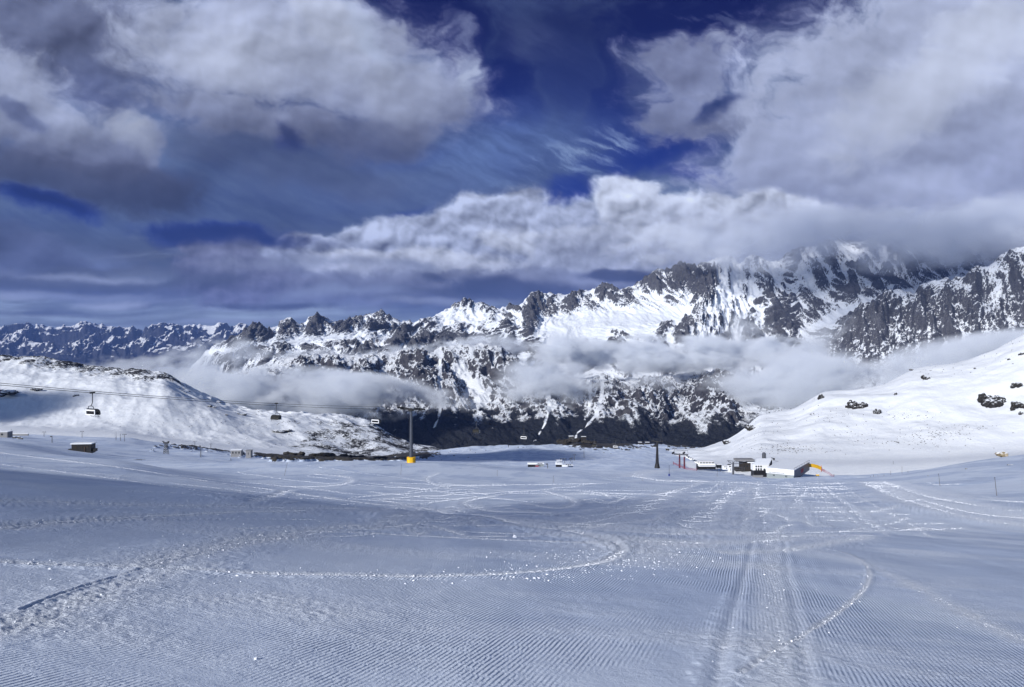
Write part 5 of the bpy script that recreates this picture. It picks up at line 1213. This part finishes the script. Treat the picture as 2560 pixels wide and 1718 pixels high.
# ---- rocks
def rock_obj(p, w, h, lab, mat='dstone', seed=0, lumps=5, snow=True, name='rock_outcrop', flat_=.6, cat='rock'):
    rr = random.Random(seed); bm = bmesh.new()
    for k in range(lumps):
        v = bmesh.ops.create_icosphere(bm, subdivisions=3, radius=1.0)['verts']
        c = Vector((rr.uniform(-.5, .5) * w * (.9 if lumps > 1 else 0), rr.uniform(-.3, .3) * w * (lumps > 1), rr.uniform(-.1, .45) * h * (lumps > 1)))
        sx = w * (rr.uniform(.14, .30) if lumps > 1 else .5); sz = h * (rr.uniform(.22, .45) if lumps > 1 else .55)
        for x in v:
            q = x.co.copy(); f = 1 + .35 * float(perlin(np.array([q.x * 1.7 + seed + k]), np.array([q.y * 1.7 + q.z * 1.9 + k * 3]), 3)[0]) + .16 * float(perlin(np.array([q.x * 4.4 + seed]), np.array([q.z * 4.4 + q.y * 2 + k]), 5)[0])
            x.co = Vector((q.x * sx * f, q.y * sx * f, q.z * sz * f)) + c
    me = bpy.data.meshes.new(name); bm.to_mesh(me); bm.free(); me.materials.append(M[mat])
    o = bpy.data.objects.new(name, me); COL.objects.link(o); o.location = p; return tag(o, lab, cat)
RK = [(2105 + 36, 1010, 40, 26, 'broken dark outcrop in mid slope above the scattered stones', 7), (2196, 1027, 20, 18, 'small dark outcrop at the head of the diagonal gully', 4), (2478, 995, 62, 42, 'largest dark outcrop of the stony slope, capped with snow', 12),
      (2541, 962, 26, 20, 'dark outcrop on the slope above the largest one', 5), (2538, 1010, 36, 26, 'dark outcrop touching the picture edge below the largest one', 6), (2556, 1031, 16, 12, 'low dark rock at the picture edge, lowest of its slope', 3),
      (2312, 943, 24, 13, 'paired dark rocks just under the snowy skyline', 4), (2282, 923, 16, 6, 'flat rock lying on the skyline of the stony slope', 3), (2367, 908, 30, 7, 'long thin rock edge on the skyline hump', 4), (2052, 990, 16, 16, 'rock at the step of the skyline where the slope turns down', 4),
      (2250, 934, 36, 7, 'row of flat stones along the skyline', 6), (2240, 985, 12, 8, 'dark rock pair in the open slope', 3), (2028, 1034, 12, 6, 'small rock near the foot of the skyline', 2), (2242, 1105, 10, 5, 'single dark stone low on the open slope', 1),
      (2553, 885, 12, 10, 'dark stones high on the slope at the picture edge', 3), (2522, 897, 8, 7, 'lone stone high on the bright slope', 1), (2438, 920, 7, 6, 'lone stone under the rising skyline', 1)]
for i, (u, v, w, h, lab, k) in enumerate(RK):
    p = on_fan(HILL_R, u, v + h * .4); s = p.y / F; rock_obj(p, w * s * .85, h * s * .85, lab, 'dstone', 40 + i, k + (3 if k > 2 else 0))
for i, (u, v, w, h, lab, k, mt, Y) in enumerate([(2507, 1141, 34, 19, 'large tan boulder with a slab leaning at its foot', 3, 'tan', 420), (1818, 1106, 22, 12, 'dark rock knob where the slope meets the plateau', 5, 'dstone', -2), (1880, 1068, 26, 16, 'dark craggy edge of the slope above the forest', 6, 'dstone', -2),
                                               (2525, 1163, 20, 7, 'long dark boulder on the crest of the snow bank', 2, 'dstone', None), (2416, 1173, 12, 4, 'low dark boulder on the snow bank beneath the tan one', 2, 'dstone', None), (2321, 1190, 5, 2.5, 'tiny dark stone at the toe of the snow bank', 1, 'dstone', None),
                                               (22, 980, 60, 20, 'large brown rock face at the picture edge under the ropes', 7, 'dstone', -1), (95, 972, 30, 8, 'dark rocks next to the brown rock face', 5, 'dstone', -1), (190, 988 , 14, 5, 'small dark rocks below the haul ropes', 3, 'dstone', -1),
                                               (535, 1017, 26, 9, 'dark wedge of rock on the ridge under the cloud', 4, 'dstone', -1), (568, 1037, 14, 6, 'lower dark rock on the same ridge under the cloud', 3, 'dstone', -1), (605, 1035, 20, 7, 'dark rock streak on the lit spur by the second chair', 4, 'dstone', -1),
                                               (700, 1076, 44, 8, 'long dark rock band beneath the second chair', 7, 'dstone', -1), (640, 1152, 26, 6, 'dark slanting rock patch beside the narrow hut', 3, 'dstone', 560), (675, 1150, 16, 5, 'flat dark rock patch on sunlit snow', 2, 'dstone', 600), (1412, 1108, 42, 13, 'brown rock flank of the knoll below the stone refuge', 9, 'bare', 1240), (1450, 1104, 34, 10, 'dark ledges stepping down in front of the stone refuge', 7, 'bare', 1200), (1478, 1107, 26, 8, 'dark rock ledge beside the stepped path on the knoll', 5, 'bare', 1180),
    (735, 1141, 50, 13, 'broad dark rock slab at the near edge of the sunlit hollow', 8, 'bare', 900), (800, 1144, 60, 14, 'largest of the dark rock slabs by the hollow', 9, 'bare', 860), (880, 1146, 60, 12, 'dark rock slab third from the narrow hut', 8, 'bare', 850), (945, 1148, 40, 10, 'dark rock slab closest to the yellow padded pylon', 6, 'bare', 850)]):
    p = gplace(u, v, 60, 900) if Y is None else (on_fan(HILL_L, u, v + h * .4) if Y == -1 else on_fan(HILL_R, u, v + h * .3) if Y == -2 else px(u, v, Y)); s = p.y / F
    rock_obj(p, w * s, h * s, lab, mt, 80 + i, k, name='boulder' if mt == 'tan' or Y is None else 'rock_outcrop', cat='boulder' if mt == 'tan' or Y is None else 'rock')
# scattered stones on the slopes: too many and too small to count
def scatter(name, pts, lab, mat, cat='stones'):
    b = bmesh.new(); bmesh.ops.create_icosphere(b, subdivisions=1, radius=1.0); b.verts.ensure_lookup_table()
    V0 = np.array([v.co[:] for v in b.verts]); F0 = np.array([[v.index for v in f.verts] for f in b.faces]); b.free()
    r_ = np.random.RandomState(len(pts)); n_ = len(pts)
    C = np.array([p[0][:] for p in pts]); SZ = np.array([p[1] for p in pts]); Q = np.array([p[2] for p in pts])
    V = V0[None] * r_.uniform(.65, 1.25, (n_, len(V0), 1)); a = r_.uniform(0, 6.28, n_)[:, None]; st = r_.uniform(.7, 1.5, n_)[:, None]
    x, y = V[..., 0] * st, V[..., 1]
    V = np.stack([(x * np.cos(a) - y * np.sin(a)), (x * np.sin(a) + y * np.cos(a)), V[..., 2] * Q[:, None]], -1) * SZ[:, None, None] + C[:, None]
    Fc = (F0[None] + (np.arange(n_) * len(V0))[:, None, None]).reshape(-1, 3)
    me = bpy.data.meshes.new(name); me.vertices.add(n_ * len(V0)); me.vertices.foreach_set('co', V.reshape(-1).astype(np.float32))
    me.loops.add(Fc.size); me.loops.foreach_set('vertex_index', Fc.reshape(-1).astype(np.int32)); me.polygons.add(len(Fc))
    me.polygons.foreach_set('loop_start', (np.arange(len(Fc)) * 3).astype(np.int32)); me.polygons.foreach_set('loop_total', np.full(len(Fc), 3, np.int32)); me.update(calc_edges=True)
    me.materials.append(M[mat]); o = bpy.data.objects.new(name, me); COL.objects.link(o)
    return tag(o, lab, cat, kind='stuff')
rr = random.Random(9); pts = []
for (a, b, ra, rb, n_) in [(1960, 1122, 70, 9, 120), (2040, 1127, 50, 5, 30), (2350, 1088, 60, 12, 130), (2420, 1070, 70, 6, 40), (2290, 1105, 60, 10, 40), (2080, 1045, 60, 14, 40), (2340, 930, 60, 16, 30), (2130, 1080, 60, 20, 30), (2280, 1040, 60, 10, 30), (1920, 1070, 40, 20, 24), (2500, 880, 40, 24, 30), (2240, 1110, 200, 22, 50)]:
    for k in range(int(n_ * 1.8)):
        u, v = rr.gauss(a, ra * .7), rr.gauss(b, rb * .8)
        if u > 2600 or u < 1800: continue
        p = on_fan(HILL_R, u, v); s = p.y / F; pts.append((p, s * rr.choice([.5, .6, .8, 1.0, 1.5]), .8))
scatter('scattered_stones', pts, 'small dark stones strewn over the bright snow slope', 'bare')
pts = []
for (a, b, ra, rb, n_) in [(600, 1060, 60, 20, 60), (430, 1075, 90, 24, 40), (660, 1100, 70, 14, 50), (250, 1040, 120, 24, 30), (480, 1050, 60, 20, 24)]:
    for k in range(n_):
        u, v = rr.gauss(a, ra * .7), rr.gauss(b, rb * .7); p = on_fan(HILL_L, u, v); s = p.y / F; pts.append((p, s * rr.choice([.6, .8, 1.0, 1.5]), .7))
scatter('scattered_stones', pts, 'small dark stones strewn over the snow slope under the ropes', 'dstone')
pts = []
for (a, b, ra, rb, n_) in [(1470, 1108, 50, 8, 60), (1560, 1118, 60, 8, 40), (1700, 1116, 70, 7, 50), (1830, 1120, 60, 9, 50), (1150, 1128, 60, 7, 20), (820, 1140, 120, 8, 140), (640, 1124, 90, 8, 50), (960, 1140, 60, 8, 60), (1250, 1124, 80, 8, 24)]:
    for k in range(n_):
        u, v = rr.gauss(a, ra * .7), rr.gauss(b, rb * .7); p = on_ground(u, v, 500, 1500)
        if p.y < 1450: pts.append((p, p.y / F * rr.choice([.5, .7, .9, 1.3, 2.2]), .6))
scatter('scattered_stones', pts, 'dark stones and earth poking through the snow of the plateau', 'bare')
# crumbs of snow thrown up along the ski tracks
rr = random.Random(21); pts = []
def crumb(X, Y, sz):
    z = gz(X, Y); pts.append((Vector((X, Y, z + sz * .25)), sz, .75))
for ti, (line, hw, lo) in enumerate(TRM[:17]):
    lo = lo * (1.0, .5, 1.2, .7, .9, .5, .5, .8, .4, .4, .15, .1, .2, .35, .25, .8, .8)[ti]
    d = np.hypot(*np.diff(line, axis=0).T)
    for k in range(len(line) - 1):
        Y = line[k][1]
        if Y > 45 or Y < 4 or abs(line[k][0] / Y) > .85: continue
        for _ in range(min(26, int(d[k] * lo * 80 / max(1, Y / 9) ** .9))):
            f = rr.random(); X_ = line[k][0] + (line[k + 1][0] - line[k][0]) * f + rr.gauss(0, hw * 1.1); Y_ = Y + (line[k + 1][1] - Y) * f + rr.gauss(0, hw * 1.2)
            crumb(X_, Y_, min(.013, rr.expovariate(1 / .0028) + .0015) * (1 + Y / 22))
_tr = [(l, h, o, 2.4 if i < 41 else 2.6) for i, (l, h, o) in enumerate(TRM)]
for ti, (line, hw, lo, wt) in enumerate(_tr):
    if ti in (10, 11): continue
    for k in range(len(line) - 1):
        (xa, ya), (xb, yb) = line[k], line[k + 1]
        if ya < 7 or ya > 330 or abs(xa / ya) > .85: continue
        pa_ = (xa / ya * F, -gz(xa, ya) / ya * F); pb_ = (xb / yb * F, -gz(xb, yb) / yb * F)
        Lp = math.hypot(pa_[0] - pb_[0], pa_[1] - pb_[1]); my = .5 * (ya + yb)
        nn_ = Lp / 1.9 * lo * wt * min(1, my / 16); nn_ = int(nn_) + (rr.random() < nn_ - int(nn_))
        for _ in range(min(nn_, 120)):
            f = rr.random(); q = rr.gauss(0, .7)
            spread = min(hw * 1.2, 4.0 / F * my)
            crumb(xa + (xb - xa) * f + rr.gauss(0, spread), ya + (yb - ya) * f + rr.gauss(0, spread * max(1, my / 30)), my / F * rr.choice([.35, .45, .6, .8, 1.1]))
for (u, v, ru, rv, n_) in [(1520, 1400, 160, 24, 900), (1620, 1370, 170, 24, 800), (1250, 1440, 240, 14, 600), (1990, 1372, 70, 10, 220), (420, 1440, 220, 20, 220)]:
    for _ in range(n_):
        uu_, vv_ = rr.gauss(u, ru * .7), rr.gauss(v, rv * .7)
        if vv_ < 1240 or vv_ > 1800: continue
        Y = 2958.0 / (vv_ - v0(uu_)); 
        if Y < 4 or Y > 60: continue
        crumb((uu_ - CX) / F * Y, Y, min(.012, rr.expovariate(1 / .0026) + .0012) * (1 + Y / 22))
scatter('snow_crumbs', pts, 'loose crumbs of snow thrown up along the ski tracks', 'ssnow', 'snow')
for u, v, sz, lab in [(1287, 1345, .05, 'round white snowball alone on the smooth piste'), (992, 1258, .075, 'angular snow lump by the crossing of the ski tracks'), (640, 1645, .013, 'small snow lump alone on the combed snow')]:
    Y = 2958.0 / (v - v0(u)); X_ = (u - CX) / F * Y; o = rock_obj(Vector((X_, Y, gz(X_, Y) + sz * .4)), sz * 2, sz * 1.8, lab, 'ssnow', int(u), 1, name='snow_lump', cat='snow lump')
